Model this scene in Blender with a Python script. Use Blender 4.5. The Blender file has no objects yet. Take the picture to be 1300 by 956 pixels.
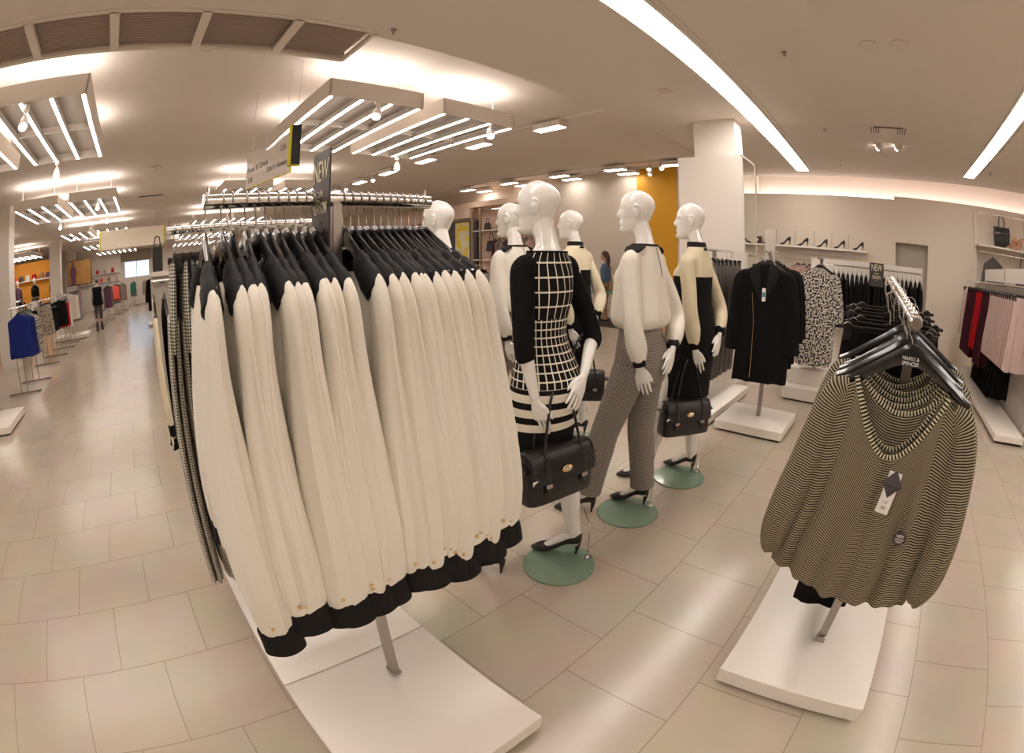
import bpy, math, random
from mathutils import Vector, Matrix
PI = math.pi
S = bpy.context.scene
COL = S.collection

# ---------------------------------------------------------------- camera
cam = bpy.data.cameras.new('camera'); cob = bpy.data.objects.new('camera', cam); COL.objects.link(cob)
S.camera = cob
cam.type = 'PANO'; cam.panorama_type = 'FISHEYE_EQUISOLID'
cam.sensor_width = 36.0; cam.sensor_height = 36.0*956/1300; cam.sensor_fit = 'HORIZONTAL'
cam.fisheye_lens = 602.06/1300*36; cam.fisheye_fov = math.radians(200)
cam.shift_y = -0.0471
cam.clip_start = 0.02; cam.clip_end = 200
cob.matrix_world = Matrix.Translation((0, 0, 1.5)) @ Matrix.Rotation(-0.78371, 4, 'Z') @ Matrix.Rotation(-0.18129, 4, 'X') @ Matrix.Rotation(PI/2, 4, 'X') @ Matrix.Rotation(-0.00602, 4, 'Z')

# ---------------------------------------------------------------- world, exposure
S.view_settings.view_transform = 'Standard'; S.view_settings.look = 'None'
S.view_settings.gamma = 1.0; S.view_settings.use_curve_mapping = False
S.view_settings.exposure = 0.42
w = bpy.data.worlds.new('world'); S.world = w; w.use_nodes = True
w.node_tree.nodes['Background'].inputs[0].default_value = (0.75, 0.85, 1.0, 1)
w.node_tree.nodes['Background'].inputs[1].default_value = 1.0
try:
    S.cycles.use_denoising = True
    S.cycles.max_bounces = 8; S.cycles.diffuse_bounces = 5; S.cycles.glossy_bounces = 4
    S.cycles.sample_clamp_indirect = 6
    S.cycles.caustics_reflective = False; S.cycles.caustics_refractive = False
except Exception:
    pass
TUBE = 15.0      # radiance of the fluorescent tubes
STRIP = 12.0     # radiance of the recessed strips
UPL = 5.6        # radiance of the uplights on the boxes
COVE = 4.2
LCOL = (1.0, 0.88, 0.80)

# ---------------------------------------------------------------- materials
def new_mat(name):
    m = bpy.data.materials.new(name); m.use_nodes = True
    nt = m.node_tree; b = nt.nodes['Principled BSDF']
    return m, nt, b
def mat(name, col, rough=0.6, metal=0.0, spec=0.5, noise=0.0, nscale=8.0, bump=0.0, bscale=60.0, coat=0.0, sheen=0.0, trans=0.0, alpha=1.0):
    m, nt, b = new_mat(name)
    b.inputs['Base Color'].default_value = (*col, 1)
    b.inputs['Roughness'].default_value = rough
    b.inputs['Metallic'].default_value = metal
    b.inputs['Specular IOR Level'].default_value = spec
    b.inputs['Coat Weight'].default_value = coat
    b.inputs['Sheen Weight'].default_value = sheen
    b.inputs['Transmission Weight'].default_value = trans
    b.inputs['Alpha'].default_value = alpha
    if noise or bump:
        tc = nt.nodes.new('ShaderNodeTexCoord')
    if noise:
        n = nt.nodes.new('ShaderNodeTexNoise'); n.inputs['Scale'].default_value = nscale; n.inputs['Detail'].default_value = 4
        nt.links.new(tc.outputs['Object'], n.inputs['Vector'])
        r = nt.nodes.new('ShaderNodeMix'); r.data_type = 'RGBA'
        r.inputs[6].default_value = (*[c*(1-noise) for c in col], 1); r.inputs[7].default_value = (*[min(1, c*(1+noise)) for c in col], 1)
        nt.links.new(n.outputs['Fac'], r.inputs[0]); nt.links.new(r.outputs[2], b.inputs['Base Color'])
    if bump:
        n2 = nt.nodes.new('ShaderNodeTexNoise'); n2.inputs['Scale'].default_value = bscale
        nt.links.new(tc.outputs['Object'], n2.inputs['Vector'])
        bp = nt.nodes.new('ShaderNodeBump'); bp.inputs['Strength'].default_value = bump; bp.inputs['Distance'].default_value = 0.01
        nt.links.new(n2.outputs['Fac'], bp.inputs['Height']); nt.links.new(bp.outputs[0], b.inputs['Normal'])
    return m
def emat(name, col, strength):
    m = bpy.data.materials.new(name); m.use_nodes = True; nt = m.node_tree; nt.nodes.clear()
    e = nt.nodes.new('ShaderNodeEmission'); o = nt.nodes.new('ShaderNodeOutputMaterial')
    e.inputs[0].default_value = (*col, 1); e.inputs[1].default_value = strength
    nt.links.new(e.outputs[0], o.inputs[0]); return m
class NX:
    """tiny expression helper over shader math nodes"""
    def __init__(s, nt): s.nt = nt
    def m(s, op, a, b=None, c=None):
        n = s.nt.nodes.new('ShaderNodeMath'); n.operation = op
        for i, v in enumerate((a, b, c)):
            if v is None: continue
            if hasattr(v, 'links'): s.nt.links.new(v, n.inputs[i])
            else: n.inputs[i].default_value = v
        return n.outputs[0]
    def stripe(s, x, period, duty): return s.m('LESS_THAN', s.m('FRACT', s.m('DIVIDE', x, period)), duty)
    def sep(s, which):
        tc = s.nt.nodes.new('ShaderNodeTexCoord'); sp = s.nt.nodes.new('ShaderNodeSeparateXYZ')
        s.nt.links.new(tc.outputs[which], sp.inputs[0]); return sp.outputs[0], sp.outputs[1], sp.outputs[2]
    def mix(s, f, c0, c1):
        r = s.nt.nodes.new('ShaderNodeMix'); r.data_type = 'RGBA'
        s.nt.links.new(f, r.inputs[0])
        for i, c in ((6, c0), (7, c1)):
            if hasattr(c, 'links'): s.nt.links.new(c, r.inputs[i])
            else: r.inputs[i].default_value = (*c, 1)
        return r.outputs[2]
CREAM = (0.80, 0.74, 0.62); BLACK = (0.008, 0.0075, 0.008)
def pat(name, fn, rough=0.85):
    m, nt, b = new_mat(name); b.inputs['Roughness'].default_value = rough; b.inputs['Specular IOR Level'].default_value = 0.15
    x = NX(nt); nt.links.new(fn(x), b.inputs['Base Color']); return m
def p_hound(size, c0=(0.03, 0.03, 0.03), c1=(0.72, 0.68, 0.58)):
    def f(x):
        u, v, _ = x.sep('UV')
        s1 = x.stripe(u, size, .5); s2 = x.stripe(v, size, .5); d = x.stripe(x.m('ADD', u, v), size*.5, .5)
        both = x.m('MULTIPLY', s1, s2); xor = x.m('ABSOLUTE', x.m('SUBTRACT', s1, s2))
        return x.mix(x.m('MINIMUM', x.m('ADD', both, x.m('MULTIPLY', xor, d)), 1.0), c1, c0)
    return f
def p_stripes(period, duty, c0, c1):
    def f(x):
        u, v, _ = x.sep('UV'); return x.mix(x.stripe(v, period, duty), c0, c1)
    return f
def p_vor(scale, thr, c0, c1, coord='UV'):
    def f(x):
        tc = x.nt.nodes.new('ShaderNodeTexCoord'); n = x.nt.nodes.new('ShaderNodeTexVoronoi'); n.inputs['Scale'].default_value = scale
        x.nt.links.new(tc.outputs[coord], n.inputs['Vector']); return x.mix(x.m('LESS_THAN', n.outputs['Distance'], thr), c0, c1)
    return f
def p_noise(scale, thr, c0, c1, coord='UV'):
    def f(x):
        tc = x.nt.nodes.new('ShaderNodeTexCoord'); n = x.nt.nodes.new('ShaderNodeTexNoise'); n.inputs['Scale'].default_value = scale; n.inputs['Detail'].default_value = 1
        x.nt.links.new(tc.outputs[coord], n.inputs['Vector']); return x.mix(x.m('LESS_THAN', n.outputs['Fac'], thr), c0, c1)
    return f
def p_grid_dress(x):
    # u is normalised round the body (metres at the bust), z is height above the floor
    u, v, _ = x.sep('UV'); _, _, z = x.sep('Object')
    up = x.m('GREATER_THAN', z, 1.27)
    g1 = x.m('MAXIMUM', x.stripe(u, 0.0434, .12), x.stripe(z, 0.060, .11))
    g2 = x.m('MAXIMUM', x.stripe(u, 0.0289, .17), x.stripe(z, 0.034, .17))
    g = x.m('ADD', x.m('MULTIPLY', g1, up), x.m('MULTIPLY', g2, x.m('SUBTRACT', 1.0, up)))
    low = x.m('LESS_THAN', z, 0.990)
    st = x.m('MULTIPLY', x.stripe(x.m('SUBTRACT', z, 0.80), 0.066, .55), x.m('GREATER_THAN', z, 0.80))
    g = x.m('ADD', x.m('MULTIPLY', g, x.m('SUBTRACT', 1.0, low)), x.m('MULTIPLY', st, low))
    # black side panels
    side = x.m('LESS_THAN', x.m('ABSOLUTE', x.m('SUBTRACT', x.m('FRACT', x.m('DIVIDE', x.m('ADD', u, 0.217), 0.434)), 0.5)), 0.42)
    side = x.m('MAXIMUM', side, x.m('LESS_THAN', z, 1.1))
    return x.mix(x.m('MULTIPLY', g, side), BLACK, CREAM)
def p_block_dress(x):
    _, _, z = x.sep('Object'); return x.mix(x.m('GREATER_THAN', z, 1.39), BLACK, (0.74, 0.66, 0.48))

def floor_mat():
    m, nt, b = new_mat('floor_tiles'); x = NX(nt)
    tc = nt.nodes.new('ShaderNodeTexCoord'); mp = nt.nodes.new('ShaderNodeMapping'); mp.inputs['Location'].default_value = (-0.063, -0.717, 0)
    nt.links.new(tc.outputs['Object'], mp.inputs[0])
    br = nt.nodes.new('ShaderNodeTexBrick'); nt.links.new(mp.outputs[0], br.inputs['Vector'])
    br.offset = 0.5; br.offset_frequency = 2; br.squash = 1.0
    br.inputs['Scale'].default_value = 1.0; br.inputs['Mortar Size'].default_value = 0.0028; br.inputs['Mortar Smooth'].default_value = 0.3
    br.inputs['Brick Width'].default_value = 0.466; br.inputs['Row Height'].default_value = 0.4655
    br.inputs['Color1'].default_value = (0.535, 0.46, 0.365, 1); br.inputs['Color2'].default_value = (0.55, 0.473, 0.378, 1); br.inputs['Mortar'].default_value = (0.36, 0.29, 0.22, 1)
    n = nt.nodes.new('ShaderNodeTexNoise'); n.inputs['Scale'].default_value = 3.0; n.inputs['Detail'].default_value = 6
    nt.links.new(tc.outputs['Object'], n.inputs['Vector'])
    mx = nt.nodes.new('ShaderNodeMix'); mx.data_type = 'RGBA'; mx.blend_type = 'MULTIPLY'; mx.inputs[0].default_value = 0.25
    nt.links.new(br.outputs['Color'], mx.inputs[6]); nt.links.new(n.outputs['Color'], mx.inputs[7])
    nt.links.new(mx.outputs[2], b.inputs['Base Color'])
    hs = x.m('ADD', x.m('MULTIPLY', n.outputs['Fac'], 0.12), 0.14)
    nt.links.new(hs, b.inputs['Roughness']); b.inputs['Specular IOR Level'].default_value = 0.5
    bp = nt.nodes.new('ShaderNodeBump'); bp.invert = True; bp.inputs['Strength'].default_value = 0.3; bp.inputs['Distance'].default_value = 0.002
    nt.links.new(br.outputs['Fac'], bp.inputs['Height']); nt.links.new(bp.outputs[0], b.inputs['Normal'])
    return m
M = dict(
    floor=floor_mat(),
    ceil=mat('ceiling_paint', (0.76, 0.70, 0.64), .9, noise=.02, nscale=1.5),
    wall=mat('wall_paint', (0.72, 0.64, 0.54), .85, noise=.02, nscale=2),
    wallp=mat('wall_pale', (0.80, 0.74, 0.66), .8),
    white=mat('white_laminate', (0.82, 0.77, 0.70), .35, noise=.015, nscale=2),
    grey=mat('grey_laminate', (0.42, 0.38, 0.33), .6),
    orange=mat('orange_paint', (0.72, 0.36, 0.015), .6),
    chrome=mat('chrome', (0.85, 0.84, 0.82), .08, 1.0),
    steel=mat('brushed_steel', (0.42, 0.38, 0.35), .32, 1.0, bump=.05, bscale=200),
    plastic=mat('black_plastic', (0.012, 0.012, 0.013), .16, coat=.4),
    black=mat('black_cloth', BLACK, .9, spec=.1, bump=.15, bscale=300),
    satin=mat('black_satin', (0.008, 0.0075, 0.008), .6, spec=.2, bump=.1, bscale=40),
    cream=mat('cream_crepe', (0.80, 0.76, 0.67), .72, spec=.25, noise=.02, nscale=6, bump=.12, bscale=35),
    creamw=mat('cream_wool', (0.74, 0.66, 0.48), .9, spec=.1, bump=.2, bscale=60),
    gold=mat('gold', (0.85, 0.60, 0.25), .18, 1.0),
    manq=mat('mannequin_gloss', (0.84, 0.82, 0.78), .18, spec=.5, coat=.5),
    leather=mat('black_leather', (0.012, 0.011, 0.011), .33, spec=.5, bump=.25, bscale=120),
    patent=mat('black_suede', (0.015, 0.013, 0.013), .45, spec=.4),
    glassg=mat('green_glass', (0.36, 0.53, 0.40), .08, spec=.7, trans=.35, noise=.02),
    glasse=mat('glass_edge', (0.14, 0.36, 0.26), .1, spec=.6, trans=.3),
    paper=mat('white_card', (0.85, 0.83, 0.80), .6),
    signd=mat('dark_card', (0.045, 0.035, 0.035), .4),
    oran=mat('orange_print', (0.9, 0.25, 0.01), .5),
    yel=mat('yellow_trim', (0.75, 0.68, 0.02), .5),
    mirror=mat('mirror', (0.84, 0.90, 0.85), .01, 1.0),
    grille=mat('grille_metal', (0.66, 0.57, 0.51), .6),
    trimw=mat('white_trim', (0.78, 0.72, 0.66), .6),
    dark=mat('dark_gap', (0.03, 0.025, 0.02), .8),
    tube=emat('tube_light', (1.0, 0.90, 0.83), TUBE), strip=emat('strip_light', (1.0, 0.90, 0.83), STRIP),
    upl=emat('uplight', LCOL, UPL), cove=emat('cove_light', (1.0, 0.80, 0.76), COVE), lampw=emat('lamp_face', (1.0, 0.85, 0.70), 14.0),
    hound=pat('houndstooth_cloth', p_hound(0.011)), houndt=pat('houndstooth_fine', p_hound(0.0085, (0.03, 0.028, 0.028), (0.46, 0.41, 0.36))),
    grid=pat('windowpane_knit', p_grid_dress), block=pat('colour_block_knit', p_block_dress),
    stripes=pat('striped_jersey', p_stripes(0.0078, .5, (0.024, 0.020, 0.022), (0.38, 0.33, 0.22))),
    grayt=mat('grey_flannel', (0.17, 0.15, 0.14), .9, spec=.1, noise=.1, nscale=30),
    bw=pat('black_white_print', p_noise(50, .5, (0.62, 0.58, 0.52), (0.02, 0.02, 0.02))),
    lace=pat('pink_lace', p_vor(40, .35, (0.35, 0.22, 0.18), (0.70, 0.50, 0.40))),
    dots=pat('dotted_cloth', p_vor(24, .33, (0.34, 0.28, 0.22), (0.03, 0.025, 0.025))),
    pink=mat('pink_cloth', (0.56, 0.42, 0.385), .85, spec=.15), maroon=mat('maroon_cloth', (0.05, 0.012, 0.018), .85, spec=.1),
    red=mat('red_cloth', (0.45, 0.012, 0.02), .8, spec=.15), blue=mat('blue_knit', (0.012, 0.022, 0.16), .8, spec=.2),
    greyc=mat('grey_cloth', (0.22, 0.20, 0.20), .85), taupe=mat('taupe_cloth', (0.30, 0.24, 0.20), .85), whitec=mat('white_cloth', (0.72, 0.66, 0.60), .8),
    coral=mat('coral_cloth', (0.75, 0.10, 0.07), .8), green=mat('green_cloth', (0.03, 0.16, 0.12), .8), purple=mat('plum_cloth', (0.12, 0.05, 0.09), .8),
    skin=mat('skin', (0.55, 0.33, 0.24), .5), hair=mat('brown_hair', (0.06, 0.03, 0.02), .6), hairg=mat('grey_hair', (0.14, 0.11, 0.10), .7),
    denim=mat('denim', (0.08, 0.14, 0.24), .8), tan=mat('tan_cloth', (0.35, 0.22, 0.12), .8), trou=mat('charcoal_trouser', (0.07, 0.06, 0.06), .8), shirtg=mat('grey_shirt', (0.35, 0.34, 0.36), .8),
    wood=mat('orange_wood', (0.42, 0.22, 0.06), .5, noise=.35, nscale=3), brownbag=mat('dark_red_leather', (0.035, 0.012, 0.012), .3, coat=.2), nude=mat('nude_leather', (0.55, 0.28, 0.16), .4),
    carpet=mat('dark_carpet', (0.05, 0.05, 0.04), .95), screen=emat('lit_poster', (1.0, 0.75, 0.12), 1.6), wing=emat('window_daylight', (0.55, 0.75, 1.0), 1.5),
    wframe=mat('blind_cloth', (0.30, 0.25, 0.17), .8), txtd=mat('text_grey', (0.16, 0.14, 0.14), .6), txtw=mat('text_cream', (0.80, 0.74, 0.52), .5), acry=mat('frosted_acrylic', (0.72, 0.66, 0.60), .3, alpha=.78),
    orangel=mat('orange_feature_paint', (0.80, 0.34, 0.03), .6), pinkw=mat('pale_pink_laminate', (0.78, 0.58, 0.47), .6), nude2=mat('lettering_brown', (0.50, 0.32, 0.24), .6), tan2=mat('bronze_upright', (0.34, 0.25, 0.18), .5),
    poster=pat('poster_print', p_noise(5, .5, (0.95, 0.75, 0.08), (0.9, 0.85, 0.6), 'Object'), .5), card2=mat('dark_folded_card', (0.06, 0.055, 0.065), .45), txtd2=mat('text_dull', (0.35, 0.30, 0.22), .6), signd2=mat('black_board', (0.01, 0.01, 0.01), .5), glowp=mat('pale_acrylic', (0.85, 0.76, 0.62), .4, alpha=.9),
    teal=mat('teal_print', (0.02, 0.30, 0.34), .5), bafl=mat('baffle_panel', (0.50, 0.45, 0.40), .6), vent=mat('vent_slot', (0.14, 0.11, 0.10), .7), exitg=emat('exit_green', (0.1, 0.8, 0.35), .5),
)

# ---------------------------------------------------------------- mesh building
class MB:
    def __init__(s): s.v = []; s.f = []; s.uv = []; s.mi = []; s.cur = 0
    def face(s, idx, uv=None):
        s.f.append(tuple(idx)); s.uv.append(uv or [(s.v[i][0]+s.v[i][1], s.v[i][2]) for i in idx]); s.mi.append(s.cur)
    def box(s, x0, x1, y0, y1, z0, z1, bev=0.0, mtx=None):
        if bev > 0:
            b = bev; rings = []
            for z, k in ((z0, b), (z0+b, 0), (z1-b, 0), (z1, b)):
                a, c, d, e = x0+k, x1-k, y0+k, y1-k; q = b*.6
                rings.append([Vector(p) for p in ((a+q, d, z), (c-q, d, z), (c, d+q, z), (c, e-q, z), (c-q, e, z), (a+q, e, z), (a, e-q, z), (a, d+q, z))])
            if mtx: rings = [[mtx @ p for p in r] for r in rings]
            return s.loft(rings)
        o = len(s.v)
        P = [Vector(p) for p in ((x0,y0,z0),(x1,y0,z0),(x1,y1,z0),(x0,y1,z0),(x0,y0,z1),(x1,y0,z1),(x1,y1,z1),(x0,y1,z1))]
        if mtx: P = [mtx @ p for p in P]
        s.v += P
        for q in ((0,3,2,1),(4,5,6,7),(0,1,5,4),(1,2,6,5),(2,3,7,6),(3,0,4,7)): s.face([o+i for i in q])
        return s
    def loft(s, rings, closed=True, cap=True, urep=None, u0=0.0):
        """rings of equal length; uv in metres: u round the ring, v along it"""
        n = len(rings[0]); o = len(s.v)
        for r in rings: s.v += [Vector(p) for p in r]
        mid = rings[len(rings)//2]
        per = urep or sum((Vector(mid[i])-Vector(mid[(i+1) % n])).length for i in range(n if closed else n-1))
        uu = [0.0]
        for i in range(n if closed else n-1): uu.append(uu[-1]+(Vector(mid[i])-Vector(mid[(i+1) % n])).length)
        ks = per/max(uu[-1], 1e-9); uu = [u0+q*ks for q in uu]
        vv = [0.0]
        for a, b in zip(rings, rings[1:]):
            vv.append(vv[-1] + sum((Vector(a[i])-Vector(b[i])).length for i in range(0, n, max(1, n//6)))/len(range(0, n, max(1, n//6))))
        m = n if closed else n-1
        for j in range(len(rings)-1):
            for i in range(m):
                i2 = (i+1) % n
                s.face((o+j*n+i, o+j*n+i2, o+(j+1)*n+i2, o+(j+1)*n+i), [(uu[i], vv[j]), (uu[i+1], vv[j]), (uu[i+1], vv[j+1]), (uu[i], vv[j+1])])
        if cap and closed:
            s.face([o+i for i in range(n)][::-1]); s.face([o+(len(rings)-1)*n+i for i in range(n)])
        return s
    def sweep(s, path, rx, ry, n=12, up=(1, 0, 0), fold=None, cap=True, urep=None):
        """tube along path; rx along the fixed axis up, ry across it"""
        path = [Vector(p) for p in path]; up = Vector(up); rings = []
        for k, p in enumerate(path):
            t = (path[min(k+1, len(path)-1)]-path[max(k-1, 0)]).normalized()
            a = (up - t*up.dot(t))
            a = a.normalized() if a.length > 1e-5 else t.orthogonal().normalized()
            b = t.cross(a)
            r1 = rx[k] if hasattr(rx, '__len__') else rx; r2 = ry[k] if hasattr(ry, '__len__') else ry
            ring = []
            for i in range(n):
                th = 2*PI*i/n; q = 1.0
                if fold: q = fold(k/(len(path)-1), th)
                ring.append(p + a*(r1*math.cos(th)*q) + b*(r2*math.sin(th)*q))
            rings.append(ring)
        return s.loft(rings, cap=cap, urep=urep)
    def cyl(s, a, b, r, r2=None, n=12):
        a, b = Vector(a), Vector(b); t = (b-a).normalized()
        u = Vector((1, 0, 0)) if abs(t.x) < .8 else Vector((0, 1, 0))
        return s.sweep([a, b], [r, r if r2 is None else r2], [r, r if r2 is None else r2], n, up=u)
    def ell(s, c, r, n=12, m=8, mtx=None):
        rings = []
        for j in range(m+1):
            ph = -PI/2 + PI*(j+.15*(1 if j == 0 else -1 if j == m else 0))/m
            ring = [Vector((c[0]+r[0]*math.cos(ph)*math.cos(2*PI*i/n), c[1]+r[1]*math.cos(ph)*math.sin(2*PI*i/n), c[2]+r[2]*math.sin(ph))) for i in range(n)]
            rings.append([mtx @ p for p in ring] if mtx else ring)
        return s.loft(rings)
    def mesh(s, name, mats, smooth=True, angle=40):
        me = bpy.data.meshes.new(name); me.from_pydata([tuple(p) for p in s.v], [], s.f)
        uvl = me.uv_layers.new(name='UVMap'); k = 0
        for poly, uv in zip(me.polygons, s.uv):
            for q in uv: uvl.data[k].uv = q; k += 1
        for m in (mats if isinstance(mats, (list, tuple)) else [mats]): me.materials.append(m)
        for p, i in zip(me.polygons, s.mi): p.material_index = i
        if smooth:
            me.shade_smooth() if hasattr(me, 'shade_smooth') else None
            try: me.set_sharp_from_angle(angle=math.radians(angle))
            except Exception: pass
        return me
def smoothpath(pts, k=4):
    """Catmull-Rom through tuples of any length"""
    out = []
    for i in range(len(pts)-1):
        p0, p1, p2, p3 = pts[max(i-1, 0)], pts[i], pts[i+1], pts[min(i+2, len(pts)-1)]
        for j in range(k):
            t = j/k; out.append(tuple(.5*((2*b)+(-a+c)*t+(2*a-5*b+4*c-d)*t*t+(-a+3*b-3*c+d)*t**3) for a, b, c, d in zip(p0, p1, p2, p3)))
    out.append(tuple(pts[-1])); return out

def link(o): COL.objects.link(o); return o
def tag(o, label=None, cat=None, group=None, kind=None):
    for k, v in (('label', label), ('category', cat), ('group', group), ('kind', kind)):
        if v: o[k] = v
    return o
def thing(name, label, cat, loc=(0, 0, 0), rz=0.0, group=None, ry=0.0):
    o = bpy.data.objects.new(name, None); link(o); o.empty_display_size = .05
    o.location = loc; o.rotation_euler = (0, ry, rz); return tag(o, label, cat, group)
def obj(name, mb, m, parent=None, label=None, smooth=True, loc=None):
    me = mb if isinstance(mb, bpy.types.Mesh) else mb.mesh(name, m, smooth)
    o = bpy.data.objects.new(name, me); link(o)
    if parent is not None: o.parent = parent
    if loc is not None: o.location = loc
    if label: o['label'] = label
    return o
def struct(name, mb, m, smooth=False): o = obj(name, mb, m, smooth=smooth); o['kind'] = 'structure'; return o
KIDS = {}
def kids(o): return [c for c in bpy.data.objects if c.parent == o]
def copy_tree(o, parent=None, cache=None):
    if cache is None: cache = KIDS.setdefault(o.name, [(c, [(d, []) for d in kids(c)]) for c in kids(o)])
    c = o.copy(); COL.objects.link(c)
    if parent is not None: c.parent = parent
    for ch, sub in cache: copy_tree(ch, c, sub)
    return c
class Proto:
    """first place() uses the thing itself, later ones a copy of it and its parts"""
    def __init__(s, o): s.o = o; s.used = False; KIDS.setdefault(o.name, [(c, [(d, []) for d in kids(c)]) for c in kids(o)])
    def place(s, label, loc, rot=(0, 0, 0), group=None, scale=None, cat=None):
        o = s.o if not s.used else copy_tree(s.o)
        s.used = True; o.location = loc; o.rotation_euler = rot; o['label'] = label
        if group: o['group'] = group
        if cat: o['category'] = cat
        if scale: o.scale = (scale,)*3 if not hasattr(scale, '__len__') else scale
        return o
ORD = 'first second third fourth fifth sixth seventh eighth ninth tenth eleventh twelfth thirteenth fourteenth fifteenth sixteenth seventeenth eighteenth nineteenth twentieth twenty-first twenty-second twenty-third twenty-fourth'.split()
TXT = {}
def text(name, s, size, m, parent, loc, rot, ext=0.0005, align='CENTER', sx=1.0):
    c = bpy.data.curves.new(name, 'FONT'); c.body = s; c.size = size; c.extrude = ext; c.align_x = align; c.align_y = 'CENTER'
    c.materials.append(m); key = (s, size, m.name, ext)
    if key not in TXT:
        tmp = bpy.data.objects.new('tmp_text', c); link(tmp); TXT[key] = bpy.data.meshes.new_from_object(tmp.evaluated_get(bpy.context.evaluated_depsgraph_get())); bpy.data.objects.remove(tmp)
    o = bpy.data.objects.new(name, TXT[key]); link(o)
    if parent is not None: o.parent = parent
    o.location = loc; o.rotation_euler = rot; o.scale = (sx, 1, 1); return o
def remesh(mb, voxel, name, m, smooth=2):
    me = mb.mesh(name, m, False); o = bpy.data.objects.new('tmp_remesh', me); link(o)
    r = o.modifiers.new('r', 'REMESH'); r.mode = 'VOXEL'; r.voxel_size = voxel; r.use_smooth_shade = True
    if smooth: q = o.modifiers.new('s', 'SMOOTH'); q.factor = .5; q.iterations = smooth
    dg = bpy.context.evaluated_depsgraph_get(); out = bpy.data.meshes.new_from_object(o.evaluated_get(dg)); out.name = name
    if not out.materials: out.materials.append(m)
    out.shade_smooth()
    bpy.data.objects.remove(o); return out
# ================================================================ the setting
ZN, ZF = 3.25, 3.55      # near (lower) and far ceiling
b = MB(); b.box(-12.2, 10.4, -6.2, 31.2, -0.1, 0.0); struct('floor', b, M['floor'])
b = MB()
# near ceiling slab with its end edge towards the cove (slightly skewed)
def slab(b, pts, z0, z1):
    o = len(b.v); n = len(pts)
    b.v += [Vector((x, y, z0)) for x, y in pts] + [Vector((x, y, z1)) for x, y in pts]
    b.face([o+i for i in range(n)][::-1]); b.face([o+n+i for i in range(n)])
    for i in range(n): b.face([o+i, o+(i+1) % n, o+n+(i+1) % n, o+n+i])
slab(b, [(-12, -6), (8.75, -6), (9.02, -2.35), (9.34, .6), (9.42, 1.6), (9.42, 2.95), (-12, 2.95)], ZN, ZN+.5)
b.box(1.56, 9.7, 2.95, 3.02, ZN, ZF+.4); b.box(-12, 1.56, 3.55, 3.60, ZN, ZF+.4)
b.box(-12, 10.4, -6, 31, ZF+.42, ZF+.5)
struct('ceiling', b, M['ceil'])
b = MB(); b.box(1.5, 9.7, 3.02, 31, ZF, ZF+.35); b.box(-12, 1.5, 3.6, 31, ZF, ZF+.35); struct('ceiling_far', b, M['ceil'])
b = MB(); b.box(9.6, 9.8, 2.6, 31, 0, ZF+.4); struct('wall_east', b, M['wall'])
b = MB(); b.box(-12.2, -12, -6, 31, 0, ZF+.4); struct('wall_west', b, M['wall'])
b = MB(); b.box(-12, 10, -6.2, -6, 0, ZF+.4); struct('wall_south', b, M['wall'])
b = MB(); b.box(-12, -1.66, 31, 31.2, 0, ZF+.4); b.box(.12, 10, 31, 31.2, 0, ZF+.4); b.box(-1.66, .12, 31, 31.2, 0, 1.62); b.box(-1.66, .12, 31, 31.2, 2.62, ZF+.4); struct('wall_north', b, M['wallp'])
# shoe-shop wall: lower wall stands forward of the lit cove, with a recess
b = MB(); b.box(9.4, 9.62, -.40, 2.65, 0, 2.90); b.box(9.4, 9.62, -6, -1.11, 0, 2.96); b.box(9.4, 9.62, -1.11, -.40, 2.11, 2.96); b.box(9.9, 10.0, -6, 2.65, 0, 3.75)
struct('wall_shoes', b, M['wall'])
b = MB(); b.box(9.58, 9.62, -1.15, -.36, 0, 2.15); struct('wall_recess', b, M['grey'])
b = MB(); b.box(9.63, 9.88, -5.8, 2.6, 2.93, 2.94); o = obj('cove_lamp', b, M['cove']); tag(o, 'pink-white lamp strip hidden behind the lip of the lit cove above the shoe wall', 'lamp')
b = MB(); b.box(9.36, 9.6, 2.66, 3.02, 0, ZN+.1); b.box(5.72, 9.42, 2.95, 3.02, ZN-.001, ZN+.02); struct('trim_1', b, M['wall'])
b = MB(); b.box(9.57, 9.60, 4.48, 5.50, 0, ZF); struct('wall_orange', b, M['orange'])
# column with its mirror-clad box
b = MB(); b.box(5.46, 5.74, 1.72, 2.28, 2.70, ZN); struct('column', b, M['white'])
b = MB(); b.box(5.2, 5.74, 1.585, 2.40, 0, 2.72); struct('column_casing', b, M['white'])
b = MB(); b.box(5.215, 5.735, 1.572, 1.584, .12, 2.70); o = obj('wall_mirror', b, M['mirror']); tag(o, 'tall mirror fixed to the right side of the white column casing', 'mirror')
b = MB(); b.box(5.2, 5.215, 1.568, 1.584, .12, 2.72); b.box(5.735, 5.75, 1.568, 1.584, .12, 2.72); b.box(5.2, 5.75, 1.568, 1.584, 2.70, 2.72); f = obj('mirror_frame', b, M['trimw'], o)
# pillars of the far hall
for i, (x, y, s) in enumerate([(-4.1, 11.6, .5), (-4.65, 21.4, .55), (-5.3, 29.5, .6), (-8.6, 17, .55)]):
    b = MB(); b.box(x-s/2, x+s/2, y-s/2, y+s/2, 0, ZF); struct('column', b, M['white'])
# window with blind at the far end of the aisle
b = MB(); b.box(-1.66, .12, 31.16, 31.18, 1.62, 2.62); o = struct('window_1', b, M['wing'])
b = MB()
for x in (-1.66, -.80, .08): b.box(x, x+.05, 31.02, 31.12, 1.62, 2.62)
b.box(-1.66, .12, 31.02, 31.12, 1.60, 1.66); b.box(-1.66, .12, 31.02, 31.12, 2.58, 2.64); obj('window_frame', b, M['trimw'], o)
b = MB(); b.box(-1.9, .3, 30.9, 30.95, 2.62, 3.3); o = obj('roller_blind', b, M['wframe']); tag(o, 'brown roller blind above the daylit window at the end of the aisle', 'blind')

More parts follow.
